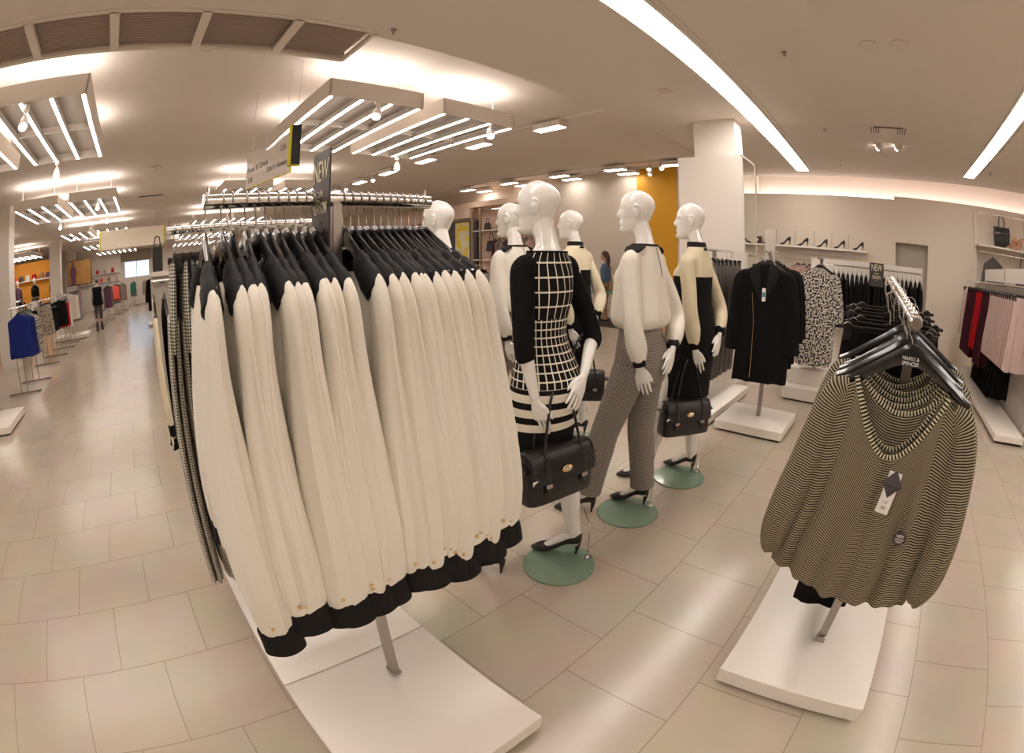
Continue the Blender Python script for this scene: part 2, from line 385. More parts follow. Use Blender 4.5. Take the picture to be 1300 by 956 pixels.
# air grille in the ceiling edge
gx = [-1.9, -1.19, -.48, .22, .92, 1.56]
for i in range(5):
    x0, x1 = gx[i], gx[i+1]
    t = thing('ceiling_grille', f'brown slatted ceiling air grille, {ORD[i]} panel from the left end', 'air grille', ((x0+x1)/2, 3.25, ZN), group='slatted air grille panels in the ceiling')
    h = (x1-x0)/2
    b = MB(); b.box(-h, -h+.045, -.30, .30, -.012, .02); b.box(h-.03, h, -.30, .30, -.012, .02); b.box(-h, h, -.325, -.285, -.012, .02); b.box(-h, h, .285, .30, -.008, .02); obj('frame', b, M['trimw'], t)
    b = MB()
    for k in range(15):
        y = -.272+k*.0385
        b.box(-h+.03, h-.03, -.015, .015, -.002, .002, mtx=Matrix.Translation((0, y, .014)) @ Matrix.Rotation(.5, 4, 'X'))
    obj('louvre', b, M['grille'], t)
    b = MB(); b.box(-h+.03, h-.03, -.29, .29, .05, .055); obj('backing', b, M['grille'], t)
b = MB(); b.box(-12, 1.56, 2.9, 3.6, ZN+.12, ZN+.15); struct('ceiling_plenum', b, M['ceil'])

# ---------------------------------------------------------------- lamps in the ceiling
def make_fixture():
    t = thing('light_fixture', 'x', 'ceiling light', (0, 0, 0))
    W, L, H = .535, 1.14, .18
    b = MB(); b.box(-W, -W+.02, -L, L, 0, H); b.box(W-.02, W, -L, L, 0, H); b.box(-W, W, -L, -L+.02, 0, H); b.box(-W, W, L-.02, L, 0, H)
    b.box(-W, W, -.02, .02, .04, .10)
    obj('frame', b, M['trimw'], t)
    b = MB(); b.box(-W+.02, W-.02, -L+.02, L-.02, .10, .11); obj('top_panel', b, M['bafl'], t)
    for k in range(4):
        x = -.50+k*.3333
        for y0, y1 in ((-L+.03, -.012), (.012, L-.03)):
            b = MB(); b.box(x-.021, x+.021, y0, y1, .004, .06); b.cur = 1; b.box(x-.018, x+.018, y0+.01, y1-.01, -.004, .003); obj('tube', b, [M['bafl'], M['tube']], t, smooth=False)
    for sy in (-1, 1):
        b = MB(); b.box(-.48, .48, sy*(L-.30)-.22, sy*(L-.30)+.22, H+.003, H+.008); obj('uplight', b, M['upl'], t, smooth=False)
    for x, y in ((-.4, -.9), (.4, -.9), (-.4, .9), (.4, .9)):
        b = MB(); b.cyl((x, y, H-.02), (x, y, ZF-3.07), .006, n=6); obj('hanger_rod', b, M['trimw'], t)
    return Proto(t)
FX = make_fixture()
n = 0
colnames = {2.165: 'left box right of the aisle', 3.495: 'right box right of the aisle', -2.575: 'left box over the left racks', -1.245: 'right box over the left racks'}
for j, yc in enumerate((5.12, 10.6, 16.3, 21.9, 27.4)):
    for x in (2.165, 3.495, -2.575, -1.245):
        FX.place(f'white tube-light box, {colnames[x]}, {ORD[j]} row', (x, yc, 3.07), group='suspended tube-light boxes')
for j, (x, y) in enumerate([(-7.6, 16.3), (-6.3, 16.3), (-7.6, 21.9), (-6.3, 21.9), (-7.6, 10.6), (-9, 5.12)]):
    FX.place(f'suspended white tube-light box over the far left hall, {ORD[j]} of those', (x, y, 3.07), group='suspended tube-light boxes')

def strip(x0, x1, yc, w, joints, label):
    t = thing('strip_light', label, 'ceiling light', (0, yc, ZN))
    b = MB(); b.box(x0, x1, -w/2, w/2, -.012, -.004); d = obj('diffuser', b, M['strip'], t, smooth=False)
    b = MB(); b.box(x0-.03, x1+.03, -w/2-.03, -w/2, -.016, 0); b.box(x0-.03, x1+.03, w/2, w/2+.03, -.016, 0); b.box(x1, x1+.03, -w/2, w/2, -.016, 0); b.box(x0-.03, x0, -w/2, w/2, -.016, 0)
    b.box(x0-.03, x1+.1, -w/2-.075, -w/2-.06, -.012, 0); obj('frame', b, M['trimw'], t)
    for x in joints:
        b = MB(); b.box(x-.006, x+.006, -w/2, w/2, -.018, -.012)
        for k in range(4): b.cyl((x-.07, -w/2+.04+k*w/4.6, -.012), (x-.07, -w/2+.04+k*w/4.6, -.02), .008, n=6)
        obj('joint', b, M['trimw'], t)
strip(-4.9, 8.76, 1.418, .24, (-3.4, -1.9, -.4, 1.15, 2.67, 4.2, 5.7, 7.25), 'longest recessed strip light, running past the white column')
strip(-4.9, 8.3, -1.875, .21, (-1.9, 1.1, 2.65, 4.2, 5.4, 6.9), 'shorter-looking strip light along the ceiling at the right edge')
strip(-4.9, 8.3, -4.6, .21, (1.1,), 'added strip light behind the viewer, lighting the room from out of view')  # extra unseen strip, added to light the closed room from behind the camera

def make_tracklight():
    t = thing('track_light', 'x', 'ceiling light')
    b = MB(); b.box(-.10, .10, -.26, .26, .0, .09, bev=.008); obj('housing', b, M['trimw'], t)
    b = MB(); b.box(-.085, .085, -.245, .245, -.006, 0.0); obj('diffuser', b, M['strip'], t, smooth=False)
    b = MB(); b.box(-.015, .015, -.03, .03, .09, .13); obj('clip', b, M['trimw'], t)
    return Proto(t)
TL = make_tracklight()
for i, x in enumerate((5.3, 8.8, 9.95-.6)):
    b = MB(); b.box(x-.015, x+.015, 3.1, 16, ZF-.02, ZF+.002); o = obj('lighting_track', b, M['trimw']); tag(o, ['thin ceiling track with spaced lamps beyond the tube-light boxes', 'thin ceiling track nearer the beige wall', 'thin ceiling track right along the beige wall'][i], 'lighting track', 'ceiling tracks with small lamps')
k = 0
for x, ys in ((5.3, (4.5, 6.1, 7.7, 9.2, 10.6, 12.2, 13.8)), (8.8, (4.15, 5.6, 7.2, 8.9, 10.6)), (9.35, (5.6, 7.25, 8.9, 10.5))):
    for j, y in enumerate(ys):
        TL.place(f'small box lamp on the {["first", "second", "third"][[5.3, 8.8, 9.35].index(x)]} ceiling track, {ORD[j]} from its near end', (x, y, ZF-.13), group='small box lamps on ceiling tracks')
def make_spot():
    t = thing('spotlight', 'x', 'spotlight')
    b = MB(); b.cyl((0, 0, .10), (0, 0, .16), .035, n=14); b.cyl((0, 0, .02), (0, 0, .11), .012, n=8); obj('bracket', b, M['trimw'], t)
    b = MB(); R = Matrix.Rotation(-.7, 4, 'X'); pts = [(0, 0, .09), (0, 0, .085), (0, 0, .03), (0, 0, -.05), (0, 0, -.055)]
    b.sweep([R @ Vector(p) for p in pts], [.01, .03, .045, .055, .052], [.01, .03, .045, .055, .052], 16); obj('head', b, M['trimw'], t)
    b = MB(); b.cyl(R @ Vector((0, 0, -.055)), R @ Vector((0, 0, -.058)), .042, n=16); obj('lamp_face', b, M['lampw'], t)
    return Proto(t)
SP = make_spot()
for i, (x, y, z, rz, wh) in enumerate([(2.19, 4.05, 2.96, 2.4, 'under the near edge of the left central light box'), (3.7, 4.05, 2.96, 2.5, 'under the near edge of the right central light box'), (3.75, 6.22, 2.92, 2.6, 'at the far end of the right central light box'),
        (-1.36, 4.1, 2.92, 3.4, 'at the near edge of the left light box'), (-1.39, 6.2, 2.92, 3.3, 'at the far end of the left light box'), (-1.14, 9.7, 2.96, 3.3, 'under the second-row left light box'),
        (-1.1, 11.7, 2.92, 3.2, 'beyond the second-row left light box'), (-2.6, 15.2, 2.96, 3.2, 'under the third-row left light box'), (-2.4, 11.7, 2.92, 3.2, 'between second and third-row left light boxes'),
        (8.8, 4.75, 3.40, 2.0, 'on the ceiling track before the orange wall, left'), (8.8, 4.45, 3.40, 2.2, 'on the ceiling track before the orange wall, middle'), (5.3, 9.9, 3.40, 2.8, 'on the ceiling track behind the central boxes'), (5.3, 11.4, 3.40, 2.8, 'on the ceiling track, far end'), (9.35, 5.0, 3.40, 1.2, 'right of the orange wall edge')]):
    SP.place(f'small white spotlight {wh}', (x, y, z), (0, 0, rz-PI), 'white ceiling spotlights')
for i, (x, y) in enumerate([(6.71, -.13), (6.65, -.42)]):
    t = thing('eyeball_spotlight', f'white eyeball spotlight below the ceiling vent, {"left" if i == 0 else "right"} of the two', 'spotlight', (x, y, ZN), group='pair of eyeball spotlights')
    b = MB(); b.cyl((0, 0, 0), (0, 0, -.012), .085, n=24); obj('rim', b, M['trimw'], t)
    b = MB(); b.ell((0, 0, -.03), (.062, .062, .062), 18, 10); obj('eyeball', b, M['trimw'], t)
    b = MB(); R = Matrix.Rotation(1.9, 4, 'Y'); b.cyl(Vector((.045, .02, -.045)), Vector((.075, .035, -.05)), .032, n=14); obj('lamp_face', b, M['lampw'], t)
for i, (x, y, r) in enumerate([(3.59, -.13, .085), (3.56, -.40, .085)]):
    t = thing('downlight', f'round blank downlight cover in the ceiling, {"left" if i == 0 else "right"} of the two', 'downlight', (x, y, ZN), group='pair of round ceiling covers')
    b = MB(); b.cyl((0, 0, .01), (0, 0, -.004), r-.012, n=28); obj('cover', b, M['ceil'], t)
    b = MB(); b.cyl((0, 0, .01), (0, 0, -.0025), r, n=28); obj('rim', b, M['grille'], t)
t = thing('ceiling_speaker', 'round flush ceiling speaker just beyond the slatted grilles', 'speaker', (.40, 4.16, ZF))
b = MB(); b.cyl((0, 0, .005), (0, 0, -.010), .10, n=28); obj('rim', b, M['trimw'], t)
b = MB(); b.cyl((0, 0, -.010), (0, 0, -.013), .075, n=28); b.cyl((0, 0, -.013), (0, 0, -.02), .012, n=10); obj('mesh_cover', b, M['grille'], t)
t = thing('ceiling_vent', 'rectangular ceiling vent with white core above the eyeball spotlights', 'vent', (6.0, -.26, ZN))
b = MB(); b.box(-.19, .19, -.27, .27, -.006, 0); obj('frame', b, M['trimw'], t)
b = MB()
for k in range(4): b.box(-.14, .14, -.245+k*.035, -.232+k*.035, -.009, -.006); b.box(-.14, .14, .232-k*.035, .245-k*.035, -.009, -.006)
b.box(-.16, -.10, -.20, .20, -.009, -.006); obj('slot', b, M['vent'], t)
b = MB(); b.box(4.27-.07, 4.27+.07, 2.0, 2.14, ZN-.006, ZN); o = obj('ceiling_hatch', b, M['grille']); tag(o, 'small square hatch in the ceiling before the column', 'hatch')
for i, (x, y, r) in enumerate([(7.4, -.2, .045), (.15, 9.3, .12)]):
    b = MB(); b.ell((0, 0, 0), (r, r, r*.35), 16, 8); o = obj('smoke_detector', b, M['trimw'], loc=(x, y, (ZN if i == 0 else ZF)-r*.3)); tag(o, ['small white smoke detector below the eyeball spotlights', 'flat round detector on the far ceiling above the aisle'][i], 'smoke detector')
b = MB(); b.box(-.35, .35, -.05, .05, -.01, 0); o = obj('slot_diffuser', b, M['dark'], loc=(.07, 12.7, ZF)); tag(o, 'dark slot diffuser in the far ceiling over the aisle', 'vent')
SPK = None
for i, (x, y, z, wh) in enumerate([(3.68, .63, ZN, 'nearest on the right ceiling'), (6.05, .63, ZN, 'left of the ceiling vent'), (8.33, .63, ZN, 'near the lit cove'), (3.73, 3.48, ZF, 'beside the right central light box'), (7.77, -2.2, ZN, 'right of the short strip light'), (1.63, 2.85, ZN, 'by the right end of the slatted grilles'), (-.3, 4.0, ZF, 'left pair, nearer'), (-.55, 3.9, ZF, 'left pair, farther')]):
    b = MB(); b.cyl((0, 0, 0), (0, 0, -.012), .022, n=12); b.cyl((0, 0, -.01), (0, 0, -.035), .006, n=8); b.cyl((0, 0, -.035), (0, 0, -.04), .013, n=10)
    o = obj('sprinkler', b, M['steel'], loc=(x, y, z)); tag(o, f'small ceiling sprinkler head, {wh}', 'sprinkler', 'ceiling sprinkler heads')
# ================================================================ garments, hangers, racks
def arc(r, a0, a1, n, cz=0.0): return [(0, r*math.sin(a0+(a1-a0)*i/n), cz+r*math.cos(a0+(a1-a0)*i/n)) for i in range(n+1)]
def make_hanger(drop=-.085, half=.205, clips=False, brand=False, tr=.018, open_front=False):
    t = thing('coat_hanger', 'x', 'hanger')
    b = MB(); r = tr+.003
    p = arc(r, -2.0, 1.2, 12) + [(0, r*.55, -.030), (0, .002, -.045), (0, 0, drop)]
    b.sweep(smoothpath(p, 2), .0019, .0019, 6); obj('hook', b, M['steel'], t)
    b = MB(); b.box(-.006, .006, -.017, .017, drop-.022, drop+.004, bev=.002); obj('size_block', b, M['plastic'], t)
    b = MB(); z0 = drop-.012
    if clips:
        b.box(-.005, .005, -half, half, z0-.014, z0-.002, bev=.002)
        obj('bar', b, M['plastic'], t)
        for s in (-1, 1):
            b = MB(); b.box(-.013, .013, s*half*.82-.016, s*half*.82+.016, z0-.055, z0+.004, bev=.003); b.box(-.018, .018, s*half*.82-.009, s*half*.82+.009, z0-.018, z0+.008, bev=.003); obj('clip', b, M['plastic'], t)
    else:
        pts = [(0, -half, z0-.098), (0, -half*.82, z0-.083), (0, -half*.5, z0-.045), (0, -half*.2, z0-.012), (0, 0, z0), (0, half*.2, z0-.012), (0, half*.5, z0-.045), (0, half*.82, z0-.083), (0, half, z0-.098)]
        pts = smoothpath(pts, 3); m = len(pts)-1
        ry = [.011+.007*math.sin(PI*i/m)+(.014*math.exp(-((i/m-.5)/.10)**2)) for i in range(m+1)]
        b.sweep(pts, [.0065+.0055*abs(2*i/m-1) for i in range(m+1)], ry, 10); obj('bar', b, M['plastic'], t)
    if brand:
        for k, s in enumerate(('MARKS &', 'SPENCER')):
            text('brand_print', s, .0135, M['paper'], t, (-.0125, 0, z0-.006-k*.013), (PI/2, 0, -PI/2), sx=.95)
    return Proto(t)
def sleeve(b, s, rnd, L=.70, y0=.15, z0=-.195, w0=.05, w1=.075, t0=.022, t1=.05, out=.03, k=0.0, sway=0.0, n=18, gather=True):
    """one hanging sleeve on side s (-1 or 1); returns the cuff ring centre"""
    pts = [(0, s*(y0-.02), z0+.012), (0, s*(y0+.015), z0), (0, s*(y0+.045), z0-.022), (k*.1, s*(y0+.060), z0-.06), (k*.3, s*(y0+.066+out*.15), z0-.14), (k*.6, s*(y0+.07+out*.4), z0-L*.45), (k*.85, s*(y0+.07+out*.75), z0-L*.75), (k, s*(y0+.07+out*.95), z0-L*.93), (k, s*(y0+.07+out), z0-L)]
    rx = [t0*.5, t0*.85, t0*1.05, t0*1.15, t0*1.3, t0+(t1-t0)*.6, t1, t1*1.0, t1*(.92 if gather else .95)]
    ry = [w0*.55, w0*.7, w0*.85, w0*.95, w0*1.02, w0+(w1-w0)*.6, w1, w1*(.75 if gather else .98), w1*(.55 if gather else 1)]
    P = smoothpath([(*p, a, c) for p, a, c in zip(pts, rx, ry)], 3)
    ph = rnd.uniform(0, 6); am = rnd.uniform(.12, .22)
    b.sweep([q[:3] for q in P], [q[3] for q in P], [q[4] for q in P], n, fold=lambda v, th: 1+min(1, (1-v)*9+.15)*(am*v*(1.3-2*abs(math.sin(2*th+ph+v)))*.6+.10*v*math.sin(5*th-ph+v*3)+.05*v*math.sin(9*th+ph)))
    return (k, s*(y0+.07+out), z0-L), rx[-1], ry[-1]
def panel(b, prof, rnd, n=26, amp=.01, waves=3, cap=True, neck=None, urep=None):
    """flattened body: prof rows (z, halfwidth, thickness); cloth waves grow downwards"""
    prof = smoothpath(prof, 3); rings = []; ph = rnd.uniform(0, 6); z0, z1 = prof[0][0], prof[-1][0]
    for z, w, t in prof:
        v = (z0-z)/max(1e-6, z0-z1); ring = []
        for i in range(n):
            th = 2*PI*i/n; c, s = math.cos(th), math.sin(th)
            y = w*(abs(c)**.8)*(1 if c > 0 else -1); x = t*(abs(s)**.7)*(1 if s > 0 else -1)
            x += amp*v*math.sin(waves*PI*y/max(w, .01)+ph)+amp*.5*v*math.sin(waves*1.9*PI*y/max(w, .01)-ph)
            zz = z + (amp*.6*v*math.cos(waves*PI*y/max(w, .01)) if v > .8 else 0)
            if neck and v < .02 and abs(y) < .1: zz -= neck*(1-(y/.1)**2)
            ring.append((x, y, zz))
        rings.append(ring)
    return b.loft(rings, cap=cap, urep=urep)

def make_blouse(seed):
    rnd = random.Random(seed); t = thing('blouse', 'x', 'blouse')
    b = MB(); panel(b, [(-.185, .12, .010), (-.225, .170, .014), (-.30, .185, .024), (-.5, .20, .030), (-.75, .22, .034), (-.93, .235, .03)], rnd, amp=.008, waves=4)
    obj('body', b, M['cream'], t)
    for s in (-1, 1):
        b = MB(); k = rnd.uniform(-.012, .012)
        (cx, cy, cz), rx, ry = sleeve(b, s, rnd, L=.685+rnd.uniform(-.02, .02), y0=.155, z0=-.20, w0=.042, w1=.066, t0=.0155, t1=.047, out=.035, k=k, n=28)
        obj('sleeve', b, M['cream'], t)
        b = MB(); q = rnd.uniform(-.2, .2)
        b.sweep([(cx, cy-s*.003, cz+.012), (cx, cy, cz+.006), (cx+.003, cy+s*.004, cz-.028), (cx+.004, cy+s*.006, cz-.062), (cx+.004, cy+s*.006, cz-.058), (cx+.003, cy+s*.004, cz-.02)], [rx*.95, rx*1.12, rx*1.16, rx*1.2, rx*1.14, rx*.9], [ry*.9, ry*1.02, ry*1.02, ry*1.02, ry*.94, ry*.8], 28, fold=lambda v, th: 1+.05*math.sin(2*th+q*9)+.02*math.sin(5*th+q*20))
        c = obj('cuff', b, M['satin'], t)
        b = MB(); b.cyl((cx-rx*.35, cy+s*ry*.9, cz+.034), (cx-rx*.35, cy+s*(ry*1.05+.006), cz+.034), .0045, n=12); obj('button', b, M['gold'], c)
        b = MB(); P = [(0, s*.098, -.152), (0, s*.108, -.160), (0, s*.13, -.178), (0, s*.155, -.196), (0, s*.185, -.214), (0, s*.203, -.236)]
        b.sweep(smoothpath(P, 2), [.012, .016, .020, .023, .024, .012][0:1]*1+[.014]*2+[.018]*3+[.022]*3+[.024]*1+[.015]*1, [.018]+[.030]*2+[.036]*3+[.040]*3+[.034]+[.012], 14)
        obj('yoke', b, M['satin'], t)
    return Proto(t)

def make_trousers(seed, mt='hound', L=1.18, w=.185, label='trousers', cat='trousers'):
    rnd = random.Random(seed); t = thing(label, 'x', cat)
    b = MB(); panel(b, [(-.115, w*.96, .012), (-.15, w, .014), (-.30, w*1.05, .017), (-.40, w*.95, .016)], rnd, n=22, amp=.002); obj('waist', b, M[mt], t)
    for s in (-1, 1):
        b = MB(); prof = [(-.30, w*1.0, .010), (-.5, w*.9, .013), (-.8, w*.74, .015), (-.115-L, w*.70, .013)]
        panel(b, prof, rnd, n=20, amp=.006, waves=2)
        b.v = [v+Vector((s*.013, 0, 0)) for v in b.v]; obj('leg', b, M[mt], t)
    return Proto(t)
def make_hung(name, cat, mt, seed, L=.65, w=.20, tk=.022, slv=None, top='shoulder', flare=1.15, amp=.008, hem=None, mt2=None, neck=0.0, cuffm=None, single=False):
    """background garment on a hanger; slv = sleeve length"""
    rnd = random.Random(seed); t = thing(name, 'x', cat)
    b = MB()
    if top == 'shoulder': prof = [(-.105, .055, .015), (-.125, .085, tk*.7), (-.18, w*.86, tk*.9), (-.22, w, tk), (-.35, w*1.0, tk*1.1), (-.6*L-.1, w*1.02, tk*1.3), (-L-.1, w*flare, tk*1.4)]
    else: prof = [(-.115, w*.8, tk*.6), (-.14, w*.85, tk*.8), (-.3, w*.95, tk*1.1), (-L*.7-.1, w*flare*.95, tk*1.5), (-L-.1, w*flare, tk*1.7)]
    panel(b, prof, rnd, amp=amp, waves=4, neck=neck); obj('body', b, M[mt], t)
    if slv:
        for s in (-1, 1):
            b = MB(); (cx, cy, cz), rx, ry = sleeve(b, s, rnd, L=slv, y0=w-.06, z0=-.195, w0=.045, w1=.06, t0=tk*.9, t1=tk*1.3, out=.03, n=14, gather=False); sl = obj('sleeve', b, M[mt2 or mt], t)
            if cuffm:
                b = MB(); b.sweep([(cx, cy, cz+.02), (cx, cy, cz-.045)], [rx*1.1, rx*1.1], [ry*1.1, ry*1.05], 14); obj('cuff', b, M[cuffm], t)
    if hem:
        b = MB(); panel(b, [(-L-.04, w*flare*.99, tk*1.5), (-L-.11, w*flare*1.01, tk*1.5)], random.Random(seed), amp=amp, waves=4); obj('hem', b, M[hem], t)
    return Proto(t)

def make_top():
    """striped batwing top, front towards -X"""
    t = thing('striped_blouse', 'x', 'blouse'); rnd = random.Random(5)
    n = 60
    def sheet(front):
        b = MB(); rows = []; R = 26
        for j in range(R+1):
            v = j/R; row = []
            for i in range(n+1):
                u = -1+2*i/n
                wtop = .205; half = .205+.055*min(1, v*1.2)
                y = u*(wtop+(half-wtop)*v**.6)
                sh = -.098-.115*(abs(u)**1.1)                        # shoulder line
                if abs(u) < .68:
                    q = 1-(abs(u)/.68)**1.9
                    sh = -.098-.115*(.68**1.1) - ((.180 if front else .075)*q)  # scoop neck
                hem = -.80-.02*math.cos(u*3.2)
                z = sh+(hem-sh)*v
                amp = .003+.009*v; fold = amp*(1-2*abs(math.sin(u*8+.8*math.sin(2*v))))+amp*.5*math.sin(u*27+2)
                th = (.026+.018*v)*(1-abs(u)**4)**.5
                x = (-th-.004+fold) if front else (th+.004+fold*.6)
                if abs(u) > .97: x = fold*.2
                row.append((x, y, z))
            rows.append(row)
        b.loft(rows, closed=False, cap=False); 
        return b
    obj('front_panel', sheet(True), M['stripes'], t); obj('back_panel', sheet(False), M['stripes'], t)
    for front in (True, False):                                      # neck binding
        b = MB(); P = []
        for i in range(33):
            u = -.70+1.40*i/32; q = max(0, 1-(abs(u)/.68)**1.9)
            z = -.098-.115*(.68**1.1)-((.180 if front else .075)*q) + (0.01 if abs(u) > .68 else 0)
            th = .026*(1-abs(u)**4)**.5; P.append(((-th-.006) if front else th+.006, u*.205, z+.002))
        b.sweep(P, .0045, .0075, 8, up=(1, 0, 0)); me = obj('neck_binding', b, M['stripebind'], t)
    for s in (-1, 1):
        b = MB(); sd = random.Random(11+s)
        pts = [(0, s*.17, -.20), (0, s*.200, -.215), (0, s*.222, -.25), (.0, s*.240, -.32), (0, s*.262, -.45), (.0, s*.280, -.58), (0, s*.285, -.68), (0, s*.280, -.745), (0, s*.275, -.76)]
        rx = [.022, .030, .034, .038, .048, .055, .055, .042, .030]; ry = [.030, .040, .044, .050, .056, .062, .062, .046, .030]; pts = [(a, c*(.93 if s > 0 else 1), d) for a, c, d in pts]
        P = smoothpath([(*p, a, c) for p, a, c in zip(pts, rx, ry)], 3); ph = sd.uniform(0, 6)
        b.sweep([q[:3] for q in P], [q[3] for q in P], [q[4] for q in P], 44, fold=lambda v, th: 1+.20*v*(1-2*abs(math.sin(2.5*th+ph)))*.7+.10*v*math.sin(9*th+v*3)); obj('sleeve', b, M['stripes'], t)
    b = MB(); b.sweep([(0, -.285, -.79), (0, -.285, -.805)], .02, .03, 12)
    return Proto(t)
def p_bind(x):
    u, v, _ = x.sep('UV'); return x.mix(x.stripe(v, .0105, .5), (0.02, 0.02, 0.02), (0.66, 0.60, 0.40))
M['stripebind'] = pat('striped_binding', p_bind)

# ---------------------------------------------------------------- shoes and bags
def pump(b, heel, toe, hh=.075, ground=0.0, sc=1.0):
    """court shoe on the floor between heel and toe points (x, y)"""
    h = Vector((heel[0], heel[1], 0)); d = (Vector((toe[0], toe[1], 0))-h); L = d.length; d.normalize(); s = Vector((-d.y, d.x, 0))
    def P(a, c, z): return h+d*(a*L)+s*c+Vector((0, 0, z+ground))
    prof = [(-.05, .014, hh+.012, .045), (-.01, .031, hh, .066), (.10, .036, hh-.004, .062), (.25, .036, hh*.86, .048), (.42, .037, hh*.50, .040), (.58, .042, hh*.16, .038), (.70, .045, .005, .040), (.82, .041, .003, .034), (.93, .023, .003, .020), (1.0, .006, .004, .008)]
    rings = []
    for a, wd, z, th in smoothpath(prof, 3):
        ring = []
        for i in range(14):
            tt = 2*PI*i/14; c = math.cos(tt); q = math.sin(tt)
            ring.append(P(a, wd*sc*(abs(c)**.7)*(1 if c > 0 else -1), max(.002, z+(th*.5+th*.5*q))*1.0))
        rings.append(ring)
    b.loft(rings)
    b.sweep([P(.02, 0, hh+.015), P(.02, 0, hh*.7), P(.035, 0, hh*.3), P(.045, 0, 0)], [.020, .013, .007, .0055], [.020, .013, .007, .0055], 10, up=tuple(s))
    return b
def make_bag():
    t = thing('handbag', 'x', 'handbag')
    W, D, H = .18, .075, .22
    b = MB(); rings = []
    for z, w, d in smoothpath([(0, W*.97, D*.8), (.006, W*1.03, D*.98), (.05, W*1.04, D), (.13, W*1.0, D*.9), (.19, W*.95, D*.66), (.225, W*.92, D*.42), (.235, W*.88, D*.25)], 2):
        ring = []
        for i in range(32):
            th = 2*PI*i/32; c, s = math.cos(th), math.sin(th)
            ring.append((w*(abs(c)**.35)*(1 if c > 0 else -1), d*(abs(s)**.45)*(1 if s > 0 else -1), z))
        rings.append(ring)
    b.loft(rings); obj('body', b, M['leather'], t)
    b = MB(); rows = []
    for y, z in smoothpath([(.02, .238), (-.03, .242), (-.058, .215), (-.074, .17), (-.080, .125), (-.082, .105)], 3):
        rows.append([(W*.97*u, y+.006*abs(u)**3, z-.012*abs(u)**4+(.02*abs(u)**6 if z < .14 else 0)) for u in [k/8-1 for k in range(17)]])
    b.loft(rows, closed=False, cap=False); n0 = len(b.v)
    fl = obj('flap', b, M['leather'], t); md = fl.modifiers.new('th', 'SOLIDIFY'); md.thickness = .005
    b = MB(); b.ell((0, -.086, .155), (.030, .006, .017), 20, 8); pl = obj('clasp', b, M['gold'], t)
    b = MB(); b.ell((0, -.090, .155), (.017, .004, .009), 16, 8); obj('turn_lock', b, M['chrome'], pl)
    for s in (-1, 1):                                               # straps down the front and belt ends
        b = MB(); b.sweep([(s*.10, -.066, .222), (s*.10, -.080, .17), (s*.10, -.086, .11), (s*.10, -.083, .06)], .012, .003, 8); st = obj('strap', b, M['leather'], t)
        b = MB(); b.box(s*.10-.016, s*.10+.016, -.092, -.086, .088, .108, bev=.002); obj('buckle', b, M['steel'], st)
    for y in (-.045, .035):
        b = MB(); P = smoothpath([(-.10, y-.02, .19), (-.098, y-.005, .24), (-.075, y*.8, .36), (-.045, y*.5, .47), (-.012, y*.2, .522), (.012, y*.2, .522), (.045, y*.5, .47), (.075, y*.8, .36), (.098, y-.005, .24), (.10, y-.02, .19)], 3)
        b.sweep(P, .006, .006, 8, up=(0, 1, 0)); obj('handle', b, M['leather'], t)
    b = MB(); b.box(-.178, -.150, -.080, -.076, .118, .138, mtx=None); obj('care_card', b, M['paper'], t, label='white care card peeking out under the flap')
    for s in (-1, 1):
        b = MB(); b.sweep([(s*.186, -.05, .17), (s*.194, 0, .18), (s*.186, .05, .17)], .006, .018, 8, up=(0, 0, 1)); obj('side_belt', b, M['leather'], t)
    return Proto(t)

# ---------------------------------------------------------------- mannequins
def headrings(c, yaw, sc=1.0):
    """head centred at c, facing +Y turned by yaw"""
    N, K = 40, 30; rings = []; R = Matrix.Rotation(yaw, 3, 'Z')
    G = lambda a, m, s: math.exp(-((a-m)/s)**2)
    for j in range(K+1):
        f = j/K; z = -.118+.236*f
        # profile: half width, front, back
        W = [(0, .020), (.06, .038), (.16, .051), (.3, .061), (.45, .070), (.6, .075), (.75, .072), (.87, .057), (.95, .036), (1, .008)]
        F = [(0, .070), (.05, .088), (.14, .090), (.3, .086), (.45, .087), (.6, .088), (.75, .082), (.87, .064), (.95, .038), (1, .006)]
        B = [(0, .000), (.06, .020), (.16, .046), (.3, .070), (.45, .087), (.6, .100), (.75, .096), (.87, .074), (.95, .046), (1, .010)]
        def it(T):
            for k, ((a, p), (q, r)) in enumerate(zip(T, T[1:])):
                if f <= q:
                    t = (f-a)/(q-a); p0 = T[max(k-1, 0)]; p3 = T[min(k+2, len(T)-1)]
                    m1 = (r-p0[1])/max(q-p0[0], 1e-6)*(q-a); m2 = (p3[1]-p)/max(p3[0]-a, 1e-6)*(q-a)
                    return (2*t**3-3*t*t+1)*p+(t**3-2*t*t+t)*m1+(-2*t**3+3*t*t)*r+(t**3-t*t)*m2
            return T[-1][1]
        w, fr, bk = it(W), it(F), it(B); ring = []
        for i in range(N):
            th = 2*PI*i/N; x = w*math.sin(th); y = math.cos(th); y = y*fr if y > 0 else y*bk
            if math.cos(th) > 0:
                x *= (1-.12*math.cos(th)*(f < .35))
                y += .026*G(f, .405, .055)*G(x, 0, .011)+.012*G(f, .49, .07)*G(x, 0, .010)     # nose
                y -= .009*G(f, .53, .05)*(G(x, .032, .016)+G(x, -.032, .016))                   # eye sockets
                y += .005*G(f, .515, .022)*(G(x, .031, .014)+G(x, -.031, .014))                 # lids
                y += .008*G(f, .255, .022)*G(x, 0, .022)+.007*G(f, .215, .018)*G(x, 0, .018)    # lips
                y -= .006*G(f, .155, .03)*G(x, 0, .03); y += .006*G(f, .07, .05)*G(x, 0, .02)
                y += .002*G(f, .60, .03)*(G(x, .03, .02)+G(x, -.03, .02))
            ring.append(Vector(c)+(R @ Vector((x, y, z)))*sc)
        rings.append(ring)
    return rings
